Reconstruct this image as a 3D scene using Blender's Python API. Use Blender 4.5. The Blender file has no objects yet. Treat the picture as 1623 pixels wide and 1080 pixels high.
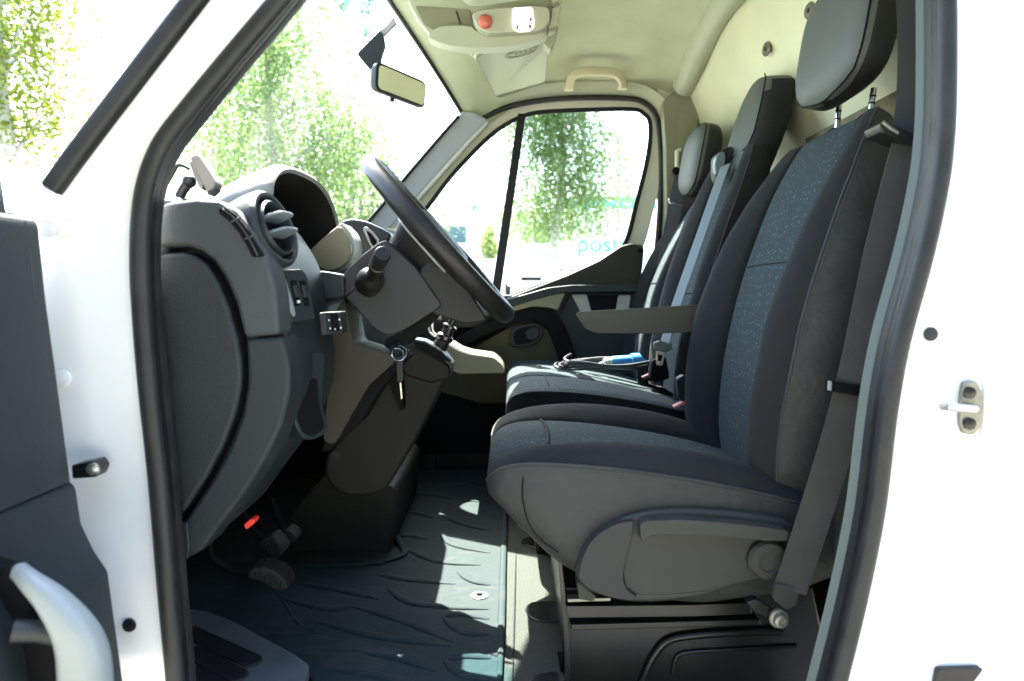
import bpy, bmesh, math, random
from mathutils import Vector, Matrix, Euler, noise
random.seed(7)
R = math.radians
scene = bpy.context.scene
COL = scene.collection

# ------------------------------------------------------------------ camera
FPX = 1082.0                      # focal length in pixels of the 1623 px wide photograph (24 mm lens)
CAM = Vector((0.0, -0.93, 0.66))
cam_d = bpy.data.cameras.new('camera')
cam = bpy.data.objects.new('camera', cam_d)
COL.objects.link(cam)
cam.location = CAM
cam.rotation_euler = (R(90 - 3.70), 0, R(-0.344))
cam_d.sensor_width = 36.0
cam_d.lens = 24.0
cam_d.clip_start = 0.02
cam_d.clip_end = 2000
cam_d.dof.use_dof = True
cam_d.dof.focus_distance = 1.55
cam_d.dof.aperture_fstop = 4.0
scene.camera = cam
scene.render.resolution_x, scene.render.resolution_y = 1024, 681

# ------------------------------------------------------------------ world, sun, exposure
SUN_DIR = Vector((-0.24, 0.60, 1.0)).normalized()     # towards the sun
world = bpy.data.worlds.new('World')
scene.world = world
world.use_nodes = True
wn = world.node_tree.nodes
wl = world.node_tree.links
sky_n = wn.new('ShaderNodeTexSky')
sky_n.sky_type = 'NISHITA'
sky_n.sun_disc = False
sky_n.sun_elevation = math.asin(SUN_DIR.z)
sky_n.sun_rotation = math.atan2(SUN_DIR.x, SUN_DIR.y)
sky_n.air_density = 1.0
sky_n.dust_density = 2.5
sky_n.ozone_density = 1.0
wl.new(sky_n.outputs[0], wn['Background'].inputs[0])
wn['Background'].inputs[1].default_value = 0.15
sun_d = bpy.data.lights.new('sun', 'SUN')
sun_d.energy = 5.0
sun_d.angle = R(0.5)
sun_d.color = (1.0, 0.95, 0.86)
sun = bpy.data.objects.new('sun', sun_d)
COL.objects.link(sun)
sun.rotation_euler = SUN_DIR.to_track_quat('Z', 'Y').to_euler()
sun.location = (-3, 5, 10)
scene.view_settings.view_transform = 'Standard'
scene.view_settings.look = 'None'
scene.view_settings.gamma = 1.0
scene.view_settings.exposure = 3.6
scene.view_settings.use_curve_mapping = False
scene.render.engine = 'CYCLES'
cy = scene.cycles
cy.max_bounces = 10
cy.diffuse_bounces = 6
cy.glossy_bounces = 4
cy.transmission_bounces = 6
cy.transparent_max_bounces = 12
cy.sample_clamp_indirect = 8.0
cy.caustics_reflective = False
cy.caustics_refractive = False
cy.use_denoising = True

# ------------------------------------------------------------------ pixel <-> place
ROT = cam.rotation_euler.to_matrix()
def ray(px, py):
    return ROT @ Vector(((px - 811.5) / FPX, -(py - 540.0) / FPX, -1.0))
def U(px, py, Y):                 # point of the view ray on the plane y = Y
    d = ray(px, py)
    return CAM + d * ((Y - CAM.y) / d.y)
def UZ(px, py, Z):
    d = ray(px, py)
    return CAM + d * ((Z - CAM.z) / d.z)
def UX(px, py, X):
    d = ray(px, py)
    return CAM + d * ((X - CAM.x) / d.x)
def UL(pts, Y):
    return [U(p[0], p[1], Y) for p in pts]

def cr(pts, n=6, closed=False):   # Catmull-Rom through points (any dimension)
    pts = [Vector(p) for p in pts]
    m = len(pts)
    out = []
    rng = range(m if closed else m - 1)
    for i in rng:
        if closed:
            p0, p1, p2, p3 = pts[(i-1) % m], pts[i], pts[(i+1) % m], pts[(i+2) % m]
        else:
            p0, p1, p2, p3 = pts[max(i-1, 0)], pts[i], pts[i+1], pts[min(i+2, m-1)]
        for k in range(n):
            t = k / n
            out.append(0.5 * ((2*p1) + (p2-p0)*t + (2*p0-5*p1+4*p2-p3)*t*t + (3*p1-p0-3*p2+p3)*t**3))
    if not closed:
        out.append(pts[-1].copy())
    return out

def rnd_poly(pts, r, n=5):        # rounds the corners of a 2D/3D polygon; r a number or one per corner
    pts = [Vector(p) for p in pts]
    m = len(pts)
    out = []
    for i in range(m):
        p = pts[i]
        a = pts[i-1] - p
        b = pts[(i+1) % m] - p
        rr = r[i] if isinstance(r, (list, tuple)) else r
        ra = min(rr, a.length * 0.48)
        rb = min(rr, b.length * 0.48)
        if rr <= 0:
            out.append(p); continue
        A = p + a.normalized() * ra
        B = p + b.normalized() * rb
        for k in range(n + 1):
            t = k / n
            out.append((1-t)**2 * A + 2*t*(1-t) * p + t*t * B)
    return out

def sm(a, b, x):
    t = max(0.0, min(1.0, (x - a) / (b - a)))
    return t * t * (3 - 2 * t)
def lerp(a, b, t): return a + (b - a) * t
def interp(tab, x):               # piecewise linear table [(x, v), ...]
    if x <= tab[0][0]: return tab[0][1]
    for (x0, v0), (x1, v1) in zip(tab, tab[1:]):
        if x <= x1:
            return v0 + (v1 - v0) * (x - x0) / (x1 - x0)
    return tab[-1][1]

# ------------------------------------------------------------------ objects
OFF = {}
def thing(name, label, cat, loc, group=None):
    o = bpy.data.objects.new(name, None)
    o.empty_display_size = 0.1
    COL.objects.link(o)
    o.location = loc
    o['label'] = label
    o['category'] = cat
    if group: o['group'] = group
    OFF[o.name] = Vector(loc)
    return o

def tag(o, label, cat, group=None):
    o['label'] = label
    o['category'] = cat
    if group: o['group'] = group
    return o

def obj(name, bm, mat, parent=None, bevel=0, seg=2, angle=38, subs=0, kind=None, label=None, recalc=True):
    if recalc:
        bmesh.ops.recalc_face_normals(bm, faces=bm.faces)
    if parent is not None:
        off = OFF[parent.name]
    else:
        xs = [v.co for v in bm.verts]
        lo = Vector((min(c.x for c in xs), min(c.y for c in xs), min(c.z for c in xs)))
        hi = Vector((max(c.x for c in xs), max(c.y for c in xs), max(c.z for c in xs)))
        off = Vector(((lo.x+hi.x)/2, (lo.y+hi.y)/2, lo.z))
    bmesh.ops.translate(bm, verts=bm.verts, vec=-off)
    me = bpy.data.meshes.new(name)
    for f in bm.faces: f.smooth = True
    bm.to_mesh(me)
    bm.free()
    if not bevel and not subs:
        me.set_sharp_from_angle(angle=R(angle))
    o = bpy.data.objects.new(name, me)
    COL.objects.link(o)
    me.materials.append(MAT[mat] if isinstance(mat, str) else mat)
    if parent is not None:
        o.parent = parent
    else:
        o.location = off
    OFF[o.name] = off
    if bevel:
        b = o.modifiers.new('bevel', 'BEVEL')
        b.width = bevel; b.segments = seg; b.limit_method = 'ANGLE'; b.angle_limit = R(angle)
        b.harden_normals = True
    if subs:
        s = o.modifiers.new('subsurf', 'SUBSURF')
        s.levels = subs; s.render_levels = subs
    if kind: o['kind'] = kind
    if label: o['label'] = label
    return o

def prism_bm(pts, vec, bm=None):  # polygon (3D points) pushed along vec
    bm = bm or bmesh.new()
    vec = Vector(vec)
    a = [bm.verts.new(p) for p in pts]
    b = [bm.verts.new(Vector(p) + vec) for p in pts]
    n = len(a)
    bm.faces.new(a)
    bm.faces.new(b[::-1])
    for i in range(n):
        bm.faces.new((a[i], a[(i+1) % n], b[(i+1) % n], b[i]))
    return bm

def slab(name, px, Y0, Y1, mat, parent=None, r=0, smooth=0, bevel=0.003, vec=None, seg=2, **k):
    pts = px
    if smooth: pts = [tuple(p) for p in cr(px, smooth, True)]
    elif r: pts = [tuple(p) for p in rnd_poly(px, r)]
    w = UL(pts, Y0)
    bm = prism_bm(w, vec if vec is not None else (0, Y1 - Y0, 0))
    return obj(name, bm, mat, parent, bevel=bevel, seg=seg, **k)

def box_bm(c, s, rot=None, bm=None):
    bm = bm or bmesh.new()
    M = Matrix.Translation(Vector(c)) @ (rot.to_matrix().to_4x4() if rot is not None else Matrix.Identity(4)) @ Matrix.Diagonal(Vector((s[0], s[1], s[2], 1)))
    bmesh.ops.create_cube(bm, size=1.0, matrix=M)
    return bm

def frames(pts, up=None, closed=False):
    n = len(pts)
    T = []
    for i in range(n):
        if closed: t = pts[(i+1) % n] - pts[i-1]
        else: t = pts[min(i+1, n-1)] - pts[max(i-1, 0)]
        T.append(t.normalized())
    N = []
    if up is not None:
        for t in T:
            nn = Vector(up) - t * t.dot(Vector(up))
            N.append(nn.normalized())
    else:
        ref = Vector((0, 0, 1)) if abs(T[0].z) < 0.9 else Vector((1, 0, 0))
        nn = (ref - T[0] * T[0].dot(ref)).normalized()
        for i, t in enumerate(T):
            nn = (nn - t * t.dot(nn)).normalized()
            N.append(nn.copy())
    B = [T[i].cross(N[i]) for i in range(n)]
    return T, N, B

def sweep_bm(path, prof, up=None, closed=False, bm=None, caps=True, scale=None):
    # prof: closed loop of (a, b) in the (normal, binormal) frame
    bm = bm or bmesh.new()
    path = [Vector(p) for p in path]
    T, N, B = frames(path, up, closed)
    rings = []
    for i, p in enumerate(path):
        s = scale[i] if scale else 1.0
        rings.append([bm.verts.new(p + N[i]*a*s + B[i]*b*s) for a, b in prof])
    m = len(prof)
    n = len(path)
    for i in range(n if closed else n - 1):
        r0, r1 = rings[i], rings[(i+1) % n]
        for k in range(m):
            bm.faces.new((r0[k], r0[(k+1) % m], r1[(k+1) % m], r1[k]))
    if caps and not closed:
        bm.faces.new(rings[0][::-1])
        bm.faces.new(rings[-1])
    return bm

def circ(r, n=10, ry=None):
    ry = r if ry is None else ry
    return [(r*math.cos(2*math.pi*k/n), ry*math.sin(2*math.pi*k/n)) for k in range(n)]

def rrect(w, h, r, n=3):          # rounded rectangle loop, full sizes w x h
    r = min(r, w*0.499, h*0.499)
    out = []
    for cx, cy_, a0 in ((w/2-r, h/2-r, 0), (-w/2+r, h/2-r, 90), (-w/2+r, -h/2+r, 180), (w/2-r, -h/2+r, 270)):
        for k in range(n + 1):
            a = R(a0 + 90*k/n)
            out.append((cx + r*math.cos(a), cy_ + r*math.sin(a)))
    return out

def tube(name, pts, r, mat, parent=None, n=10, up=None, closed=False, scale=None, **k):
    return obj(name, sweep_bm(pts, circ(r, n), up, closed, scale=scale), mat, parent, angle=60, **k)

def loft_bm(loops, closed=True, cap0=True, cap1=True, bm=None):
    bm = bm or bmesh.new()
    rr = [[bm.verts.new(p) for p in L] for L in loops]
    m = len(loops[0])
    for i in range(len(rr) - 1):
        for k in range(m if closed else m - 1):
            a, b = rr[i][k], rr[i][(k+1) % m]
            c, d = rr[i+1][(k+1) % m], rr[i+1][k]
            bm.faces.new((a, b, c, d))
    if closed and cap0: bm.faces.new(rr[0][::-1])
    if closed and cap1: bm.faces.new(rr[-1])
    return bm

def lathe_bm(p, axis, prof, n=24, bm=None, caps=True):   # prof: [(r, h)] along axis from p
    axis = Vector(axis).normalized()
    ref = Vector((0, 0, 1)) if abs(axis.z) < 0.9 else Vector((1, 0, 0))
    u = axis.cross(ref).normalized()
    v = axis.cross(u)
    p = Vector(p)
    loops = [[p + axis*h + (u*math.cos(2*math.pi*k/n) + v*math.sin(2*math.pi*k/n))*max(r, 1e-4) for k in range(n)] for r, h in prof]
    return loft_bm(loops, True, caps, caps, bm)

def lathe(name, p, axis, prof, mat, parent=None, n=24, **k):
    k.setdefault('angle', 40)
    return obj(name, lathe_bm(p, axis, prof, n), mat, parent, **k)

def quad_frame(o, ux, uy):        # maps local 2D (a, b) to o + ux*a + uy*b
    return lambda a, b: Vector(o) + Vector(ux)*a + Vector(uy)*b
# ------------------------------------------------------------------ materials
MAT = {}
DARK = {'dash_grey','dash_dark','dash_teal','dash_olive','olive_panel','wheel_rubber','wheel_plastic','column','fabric_dark','leatherette','seat_plastic','seat_plastic_dark','belt_grey','hump','rubber_grey','rubber','headrest_side','floor_vinyl','door_trim','pedal_rubber'}
def mat(name, col, rough=0.5, metal=0.0, spec=0.5, bump=0.0, bscale=400.0, var=0.0, vscale=6.0, coat=0.0, detail=3.0, col2=None, sheen=0.0, btype='noise', lump=0.0):
    if name in DARK:
        col = tuple(c*0.36 for c in col)
        spec = 0.34
    m = bpy.data.materials.new(name)
    m.use_nodes = True
    nt = m.node_tree
    N, L = nt.nodes, nt.links
    b = N['Principled BSDF']
    b.inputs['Base Color'].default_value = (*col, 1)
    b.inputs['Roughness'].default_value = rough
    b.inputs['Metallic'].default_value = metal
    b.inputs['Specular IOR Level'].default_value = spec
    if coat: b.inputs['Coat Weight'].default_value = coat
    if sheen:
        b.inputs['Sheen Weight'].default_value = sheen
        b.inputs['Sheen Roughness'].default_value = 0.5
    tc = N.new('ShaderNodeTexCoord')
    if var or col2:
        nz = N.new('ShaderNodeTexNoise')
        nz.inputs['Scale'].default_value = vscale
        nz.inputs['Detail'].default_value = 6
        nz.inputs['Roughness'].default_value = 0.6
        L.new(tc.outputs['Object'], nz.inputs['Vector'])
        rp = N.new('ShaderNodeValToRGB')
        rp.color_ramp.elements[0].position = 0.35
        rp.color_ramp.elements[1].position = 0.68
        c2 = col2 or tuple(min(1, c*(1+var)) for c in col)
        c1 = tuple(c*(1-var) for c in col)
        rp.color_ramp.elements[0].color = (*c1, 1)
        rp.color_ramp.elements[1].color = (*c2, 1)
        L.new(nz.outputs['Fac'], rp.inputs['Fac'])
        L.new(rp.outputs['Color'], b.inputs['Base Color'])
        mr = N.new('ShaderNodeMapRange')
        mr.inputs['To Min'].default_value = max(0.03, rough - 0.08)
        mr.inputs['To Max'].default_value = min(1, rough + 0.10)
        L.new(nz.outputs['Fac'], mr.inputs['Value'])
        L.new(mr.outputs['Result'], b.inputs['Roughness'])
    if bump:
        if btype == 'noise':
            n2 = N.new('ShaderNodeTexNoise')
            n2.inputs['Scale'].default_value = bscale
            n2.inputs['Detail'].default_value = detail
            out = n2.outputs['Fac']
        else:
            n2 = N.new('ShaderNodeTexVoronoi')
            n2.inputs['Scale'].default_value = bscale
            out = n2.outputs['Distance']
        L.new(tc.outputs['Object'], n2.inputs['Vector'])
        bp = N.new('ShaderNodeBump')
        bp.inputs['Strength'].default_value = bump
        bp.inputs['Distance'].default_value = 0.002
        L.new(out, bp.inputs['Height'])
        L.new(bp.outputs['Normal'], b.inputs['Normal'])
        if lump:
            n3 = N.new('ShaderNodeTexNoise')
            n3.inputs['Scale'].default_value = 16
            n3.inputs['Detail'].default_value = 2
            n3.inputs['Distortion'].default_value = 0.6
            L.new(tc.outputs['Object'], n3.inputs['Vector'])
            b3 = N.new('ShaderNodeBump')
            b3.inputs['Strength'].default_value = lump
            b3.inputs['Distance'].default_value = 0.02
            L.new(n3.outputs['Fac'], b3.inputs['Height'])
            L.new(b3.outputs['Normal'], bp.inputs['Normal'])
    MAT[name] = m
    return m

mat('white_paint', (0.80, 0.81, 0.80), 0.32, coat=0.4, bump=0.03, bscale=25, var=0.03, vscale=9)
mat('white_shaded', (0.085, 0.11, 0.10), 0.6, bump=0.03, bscale=40, var=0.03)  # white body paint, its shade put into the colour
mat('cream_paint', (0.64, 0.67, 0.47), 0.45, bump=0.05, bscale=14, var=0.05, vscale=5)
mat('frame_paint', (0.66, 0.66, 0.54), 0.35, bump=0.02, bscale=40, var=0.02)
mat('headliner', (0.46, 0.485, 0.33), 0.95, bump=0.35, bscale=700, var=0.08, vscale=7, sheen=0.1)
mat('headliner_trim', (0.40, 0.42, 0.31), 0.6, bump=0.12, bscale=900, var=0.03)
mat('visor', (0.35, 0.37, 0.27), 0.62, bump=0.12, bscale=900, var=0.03)
mat('handle_tan', (0.55, 0.50, 0.33), 0.5, bump=0.06, bscale=900)
mat('pillar_trim', (0.20, 0.205, 0.135), 0.6, bump=0.15, bscale=900, var=0.05)
mat('pillar_grey', (0.30, 0.32, 0.32), 0.6, bump=0.2, bscale=800, var=0.04)
mat('belt_anchor', (0.62, 0.62, 0.46), 0.45)
mat('rubber', (0.018, 0.020, 0.022), 0.42, spec=0.6, bump=0.05, bscale=90, var=0.25, vscale=14)
mat('rubber_grey', (0.045, 0.047, 0.047), 0.48, spec=0.6, bump=0.08, bscale=120, var=0.3, vscale=20)
mat('black', (0.004, 0.004, 0.005), 0.7, spec=0.12)
mat('black_gloss', (0.010, 0.010, 0.010), 0.22, spec=0.6, bump=0.05, bscale=8)
mat('steel_black', (0.006, 0.006, 0.006), 0.30, spec=0.45, bump=0.05, bscale=20, var=0.2, vscale=20)
mat('dash_grey', (0.112, 0.132, 0.136), 0.56, bump=0.55, bscale=620, var=0.06, vscale=10)
mat('dash_dark', (0.040, 0.053, 0.058), 0.5, bump=0.55, bscale=620, var=0.08, vscale=10)
mat('door_trim', (0.055, 0.070, 0.078), 0.36, bump=0.3, bscale=620, var=0.08)
mat('dash_teal', (0.042, 0.060, 0.066), 0.42, bump=0.2, bscale=1100, var=0.05)
mat('dash_top', (0.12, 0.125, 0.122), 0.55, bump=0.3, bscale=1100, var=0.05)
mat('dash_olive', (0.085, 0.079, 0.055), 0.55, bump=0.45, bscale=620, var=0.06)
mat('olive_panel', (0.125, 0.112, 0.055), 0.6, bump=0.25, bscale=900, var=0.08)
mat('olive_light', (0.22, 0.20, 0.125), 0.55, bump=0.25, bscale=900, var=0.06)
mat('lens_olive', (0.20, 0.17, 0.10), 0.35, bump=0.05, bscale=300)
mat('hump', (0.040, 0.038, 0.030), 0.55, bump=0.6, bscale=330, btype='vor')
mat('wheel_rubber', (0.030, 0.029, 0.027), 0.40, spec=0.5, bump=0.2, bscale=900, var=0.25, vscale=25)
mat('wheel_plastic', (0.036, 0.036, 0.034), 0.5, bump=0.25, bscale=1000, var=0.06)
mat('column', (0.064, 0.070, 0.074), 0.36, bump=0.45, bscale=620, var=0.05)
mat('chrome', (0.75, 0.76, 0.78), 0.16, metal=1.0)
mat('satin_metal', (0.55, 0.55, 0.52), 0.32, metal=1.0, var=0.1, vscale=30)
mat('zinc', (0.24, 0.235, 0.20), 0.45, metal=0.8, var=0.2, vscale=60)
mat('silver_plastic', (0.22, 0.25, 0.25), 0.4, bump=0.05, bscale=600)
mat('grey_light_plastic', (0.36, 0.36, 0.32), 0.5, bump=0.2, bscale=900)
mat('fabric_dark', (0.032, 0.035, 0.036), 0.9, bump=0.5, bscale=1500, var=0.2, vscale=5, lump=0.25)
mat('leatherette', (0.092, 0.097, 0.092), 0.50, bump=0.5, bscale=700, var=0.10, vscale=7, lump=0.30)
mat('headrest_skin', (0.066, 0.078, 0.076), 0.48, bump=0.4, bscale=900, var=0.06, vscale=9)
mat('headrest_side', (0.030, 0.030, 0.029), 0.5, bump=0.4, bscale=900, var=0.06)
mat('seat_plastic', (0.092, 0.092, 0.080), 0.5, bump=0.35, bscale=1000, var=0.06)
mat('seat_plastic_dark', (0.070, 0.074, 0.070), 0.5, bump=0.35, bscale=1000, var=0.06)
mat('armrest_skin', (0.060, 0.057, 0.046), 0.5, bump=0.4, bscale=700, var=0.08, lump=0.15)
mat('console_black', (0.010, 0.010, 0.009), 0.5, spec=0.22, bump=0.4, bscale=620, var=0.1)
mat('stitch', (0.055, 0.055, 0.05), 0.8)
mat('piping', (0.026, 0.029, 0.03), 0.7)
mat('belt_grey', (0.105, 0.102, 0.092), 0.62, bump=0.5, bscale=900, var=0.2, vscale=14)
mat('belt_blue', (0.13, 0.165, 0.18), 0.62, bump=0.4, bscale=900, var=0.1)
mat('belt_black', (0.016, 0.016, 0.017), 0.6, bump=0.4, bscale=900)
mat('carpet', (0.20, 0.18, 0.12), 0.95, bump=0.9, bscale=350, var=0.35, vscale=12)
mat('floor_vinyl', (0.066, 0.076, 0.060), 0.8, bump=0.8, bscale=330, var=0.15, btype='vor')
mat('tread', (0.085, 0.098, 0.105), 0.5, bump=1.0, bscale=420, btype='vor', var=0.2, vscale=12)
mat('pedal_rubber', (0.055, 0.055, 0.052), 0.7, bump=0.3, bscale=300, var=0.4, vscale=60)
mat('red_plastic', (0.75, 0.035, 0.02), 0.35)
mat('red_button', (0.50, 0.12, 0.08), 0.35)
mat('buckle_red', (0.62, 0.25, 0.22), 0.4)
mat('blue_plug', (0.035, 0.22, 0.50), 0.38, bump=0.05, bscale=500, var=0.08, vscale=30)
mat('plug_cap', (0.62, 0.64, 0.52), 0.45)
mat('cable_black', (0.030, 0.034, 0.038), 0.38)
mat('white_cable', (0.75, 0.75, 0.72), 0.4)
mat('paper', (0.82, 0.82, 0.80), 0.8)
mat('mount_grey', (0.11, 0.10, 0.088), 0.45, bump=0.1, bscale=700)
mat('buckle_teal', (0.14, 0.18, 0.20), 0.4, bump=0.1, bscale=700)
mat('key_metal', (0.62, 0.55, 0.42), 0.35, metal=0.9)
mat('gravel', (0.225, 0.22, 0.185), 0.9, bump=0.6, bscale=60, var=0.2, vscale=0.6)
mat('birch_bark', (0.55, 0.54, 0.48), 0.8, bump=0.5, bscale=12, col2=(0.62, 0.61, 0.56), vscale=5, var=0.35)
mat('wall_white', (0.78, 0.78, 0.76), 0.7, var=0.04, vscale=0.5, bump=0.1, bscale=20)
mat('teal_sign', (0.0, 0.42, 0.46), 0.5)
mat('teal_roof', (0.05, 0.36, 0.42), 0.5, var=0.1, vscale=1)
mat('car_white', (0.74, 0.76, 0.78), 0.25, coat=0.8)
mat('car_silver', (0.55, 0.58, 0.60), 0.3, coat=0.8, metal=0.3)
mat('car_red', (0.45, 0.12, 0.06), 0.3, coat=0.8)
mat('car_glass', (0.05, 0.07, 0.06), 0.08, spec=0.8)
mat('window_dark', (0.05, 0.09, 0.11), 0.15, spec=0.7)
mat('pole_grey', (0.35, 0.36, 0.33), 0.5)
mat('tyre', (0.02, 0.02, 0.02), 0.8)

def fabric_insert():
    m = mat('fabric_insert', (0.050, 0.054, 0.058), 0.9, spec=0.25)
    nt = m.node_tree; N, L = nt.nodes, nt.links
    b = N['Principled BSDF']
    tc = [n for n in N if n.type == 'TEX_COORD'][0]
    mp = N.new('ShaderNodeMapping')
    mp.inputs['Scale'].default_value = (95, 125, 125)
    mp.inputs['Rotation'].default_value = (0, 0.25, 0)
    L.new(tc.outputs['Object'], mp.inputs['Vector'])
    v = N.new('ShaderNodeTexVoronoi')
    v.inputs['Scale'].default_value = 1.0
    v.inputs['Randomness'].default_value = 0.85
    L.new(mp.outputs['Vector'], v.inputs['Vector'])
    lt = N.new('ShaderNodeMath'); lt.operation = 'LESS_THAN'; lt.inputs[1].default_value = 0.25
    L.new(v.outputs['Distance'], lt.inputs[0])
    rn = N.new('ShaderNodeSeparateColor')
    L.new(v.outputs['Color'], rn.inputs[0])
    gt = N.new('ShaderNodeMath'); gt.operation = 'GREATER_THAN'; gt.inputs[1].default_value = 0.45
    L.new(rn.outputs[0], gt.inputs[0])
    mu = N.new('ShaderNodeMath'); mu.operation = 'MULTIPLY'
    L.new(lt.outputs[0], mu.inputs[0]); L.new(gt.outputs[0], mu.inputs[1])
    w = N.new('ShaderNodeTexNoise'); w.inputs['Scale'].default_value = 900; w.inputs['Detail'].default_value = 2
    L.new(tc.outputs['Object'], w.inputs['Vector'])
    big = N.new('ShaderNodeTexNoise'); big.inputs['Scale'].default_value = 5
    L.new(tc.outputs['Object'], big.inputs['Vector'])
    r1 = N.new('ShaderNodeValToRGB')
    r1.color_ramp.elements[0].position = 0.3; r1.color_ramp.elements[1].position = 0.7
    r1.color_ramp.elements[0].color = (0.014, 0.021, 0.024, 1)
    r1.color_ramp.elements[1].color = (0.037, 0.056, 0.063, 1)
    L.new(w.outputs['Fac'], r1.inputs['Fac'])
    mx = N.new('ShaderNodeMix'); mx.data_type = 'RGBA'
    mx.inputs['B'].default_value = (0.085, 0.115, 0.122, 1)
    L.new(r1.outputs['Color'], mx.inputs['A'])
    L.new(mu.outputs[0], mx.inputs['Factor'])
    L.new(mx.outputs['Result'], b.inputs['Base Color'])
    bp = N.new('ShaderNodeBump'); bp.inputs['Strength'].default_value = 0.6; bp.inputs['Distance'].default_value = 0.0015
    L.new(w.outputs['Fac'], bp.inputs['Height'])
    L.new(bp.outputs['Normal'], b.inputs['Normal'])
fabric_insert()

def mat_rubber():
    # floor mat: dark rubber with dusty scuffs
    m = mat('mat_rubber', (0.026, 0.034, 0.037), 0.8, spec=0.16)
    nt = m.node_tree; N, L = nt.nodes, nt.links
    b = N['Principled BSDF']
    tc = [n for n in N if n.type == 'TEX_COORD'][0]
    mp = N.new('ShaderNodeMapping'); mp.inputs['Scale'].default_value = (5, 14, 5); mp.inputs['Rotation'].default_value = (0, 0, 0.5)
    L.new(tc.outputs['Object'], mp.inputs['Vector'])
    n1 = N.new('ShaderNodeTexNoise'); n1.inputs['Scale'].default_value = 1.6; n1.inputs['Detail'].default_value = 10; n1.inputs['Roughness'].default_value = 0.72
    n1.inputs['Distortion'].default_value = 1.0
    L.new(mp.outputs['Vector'], n1.inputs['Vector'])
    rp = N.new('ShaderNodeValToRGB')
    rp.color_ramp.elements[0].position = 0.50; rp.color_ramp.elements[1].position = 0.78
    rp.color_ramp.elements[0].color = (0.014, 0.024, 0.026, 1)
    rp.color_ramp.elements[1].color = (0.050, 0.056, 0.054, 1)
    L.new(n1.outputs['Fac'], rp.inputs['Fac'])
    L.new(rp.outputs['Color'], b.inputs['Base Color'])
    mr = N.new('ShaderNodeMapRange')
    mr.inputs['From Min'].default_value = 0.35; mr.inputs['From Max'].default_value = 0.75
    mr.inputs['To Min'].default_value = 0.68; mr.inputs['To Max'].default_value = 0.95
    L.new(n1.outputs['Fac'], mr.inputs['Value']); L.new(mr.outputs['Result'], b.inputs['Roughness'])
    n2 = N.new('ShaderNodeTexNoise'); n2.inputs['Scale'].default_value = 300
    L.new(tc.outputs['Object'], n2.inputs['Vector'])
    bp = N.new('ShaderNodeBump'); bp.inputs['Strength'].default_value = 0.15; bp.inputs['Distance'].default_value = 0.002
    L.new(n2.outputs['Fac'], bp.inputs['Height']); L.new(bp.outputs['Normal'], b.inputs['Normal'])
mat_rubber()

def glass_mat(name, tint, gloss):
    m = bpy.data.materials.new(name); m.use_nodes = True
    nt = m.node_tree; N, L = nt.nodes, nt.links
    N.remove(N['Principled BSDF'])
    t = N.new('ShaderNodeBsdfTransparent'); t.inputs[0].default_value = (*tint, 1)
    g = N.new('ShaderNodeBsdfGlossy'); g.inputs['Roughness'].default_value = 0.02
    fr = N.new('ShaderNodeFresnel'); fr.inputs[0].default_value = 1.45
    mu = N.new('ShaderNodeMath'); mu.operation = 'MULTIPLY'; mu.inputs[1].default_value = gloss
    mx = N.new('ShaderNodeMixShader')
    L.new(fr.outputs[0], mu.inputs[0]); L.new(mu.outputs[0], mx.inputs[0])
    L.new(t.outputs[0], mx.inputs[1]); L.new(g.outputs[0], mx.inputs[2])
    L.new(mx.outputs[0], N['Material Output'].inputs[0])
    MAT[name] = m
glass_mat('glass', (0.93, 0.97, 0.95), 0.06)
glass_mat('glass_tint', (0.55, 0.80, 0.85), 0.7)

def emit(name, col, s):
    m = mat(name, (0.8, 0.8, 0.75), 0.3)
    b = m.node_tree.nodes['Principled BSDF']
    b.inputs['Emission Color'].default_value = (*col, 1)
    b.inputs['Emission Strength'].default_value = s
emit('lamp_lens', (1.0, 0.97, 0.9), 0.16)

def leaf_mat(name, c1, c2, trc):
    m = bpy.data.materials.new(name); m.use_nodes = True
    nt = m.node_tree; N, L = nt.nodes, nt.links
    b = N['Principled BSDF']
    b.inputs['Roughness'].default_value = 0.5
    tc = N.new('ShaderNodeTexCoord')
    nz = N.new('ShaderNodeTexNoise'); nz.inputs['Scale'].default_value = 1.3; nz.inputs['Detail'].default_value = 8
    nz.inputs['Roughness'].default_value = 0.8
    L.new(tc.outputs['Object'], nz.inputs['Vector'])
    rp = N.new('ShaderNodeValToRGB')
    rp.color_ramp.elements[0].position = 0.35; rp.color_ramp.elements[1].position = 0.65
    rp.color_ramp.elements[0].color = (*c1, 1); rp.color_ramp.elements[1].color = (*c2, 1)
    L.new(nz.outputs['Fac'], rp.inputs['Fac'])
    L.new(rp.outputs['Color'], b.inputs['Base Color'])
    tr = N.new('ShaderNodeBsdfTranslucent')
    tr.inputs['Color'].default_value = (*trc, 1)
    mx = N.new('ShaderNodeMixShader'); mx.inputs[0].default_value = 0.55
    L.new(b.outputs[0], mx.inputs[1]); L.new(tr.outputs[0], mx.inputs[2])
    L.new(mx.outputs[0], N['Material Output'].inputs[0])
    MAT[name] = m
leaf_mat('birch_leaf', (0.07, 0.12, 0.035), (0.12, 0.17, 0.06), (0.20, 0.30, 0.10))
leaf_mat('bush_leaf', (0.09, 0.14, 0.015), (0.14, 0.19, 0.02), (0.24, 0.30, 0.04))
leaf_mat('screen_leaf', (0.040, 0.062, 0.040), (0.070, 0.095, 0.060), (0.05, 0.075, 0.04))  # foliage of the added, unseen leaf mass that cuts sky light
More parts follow.
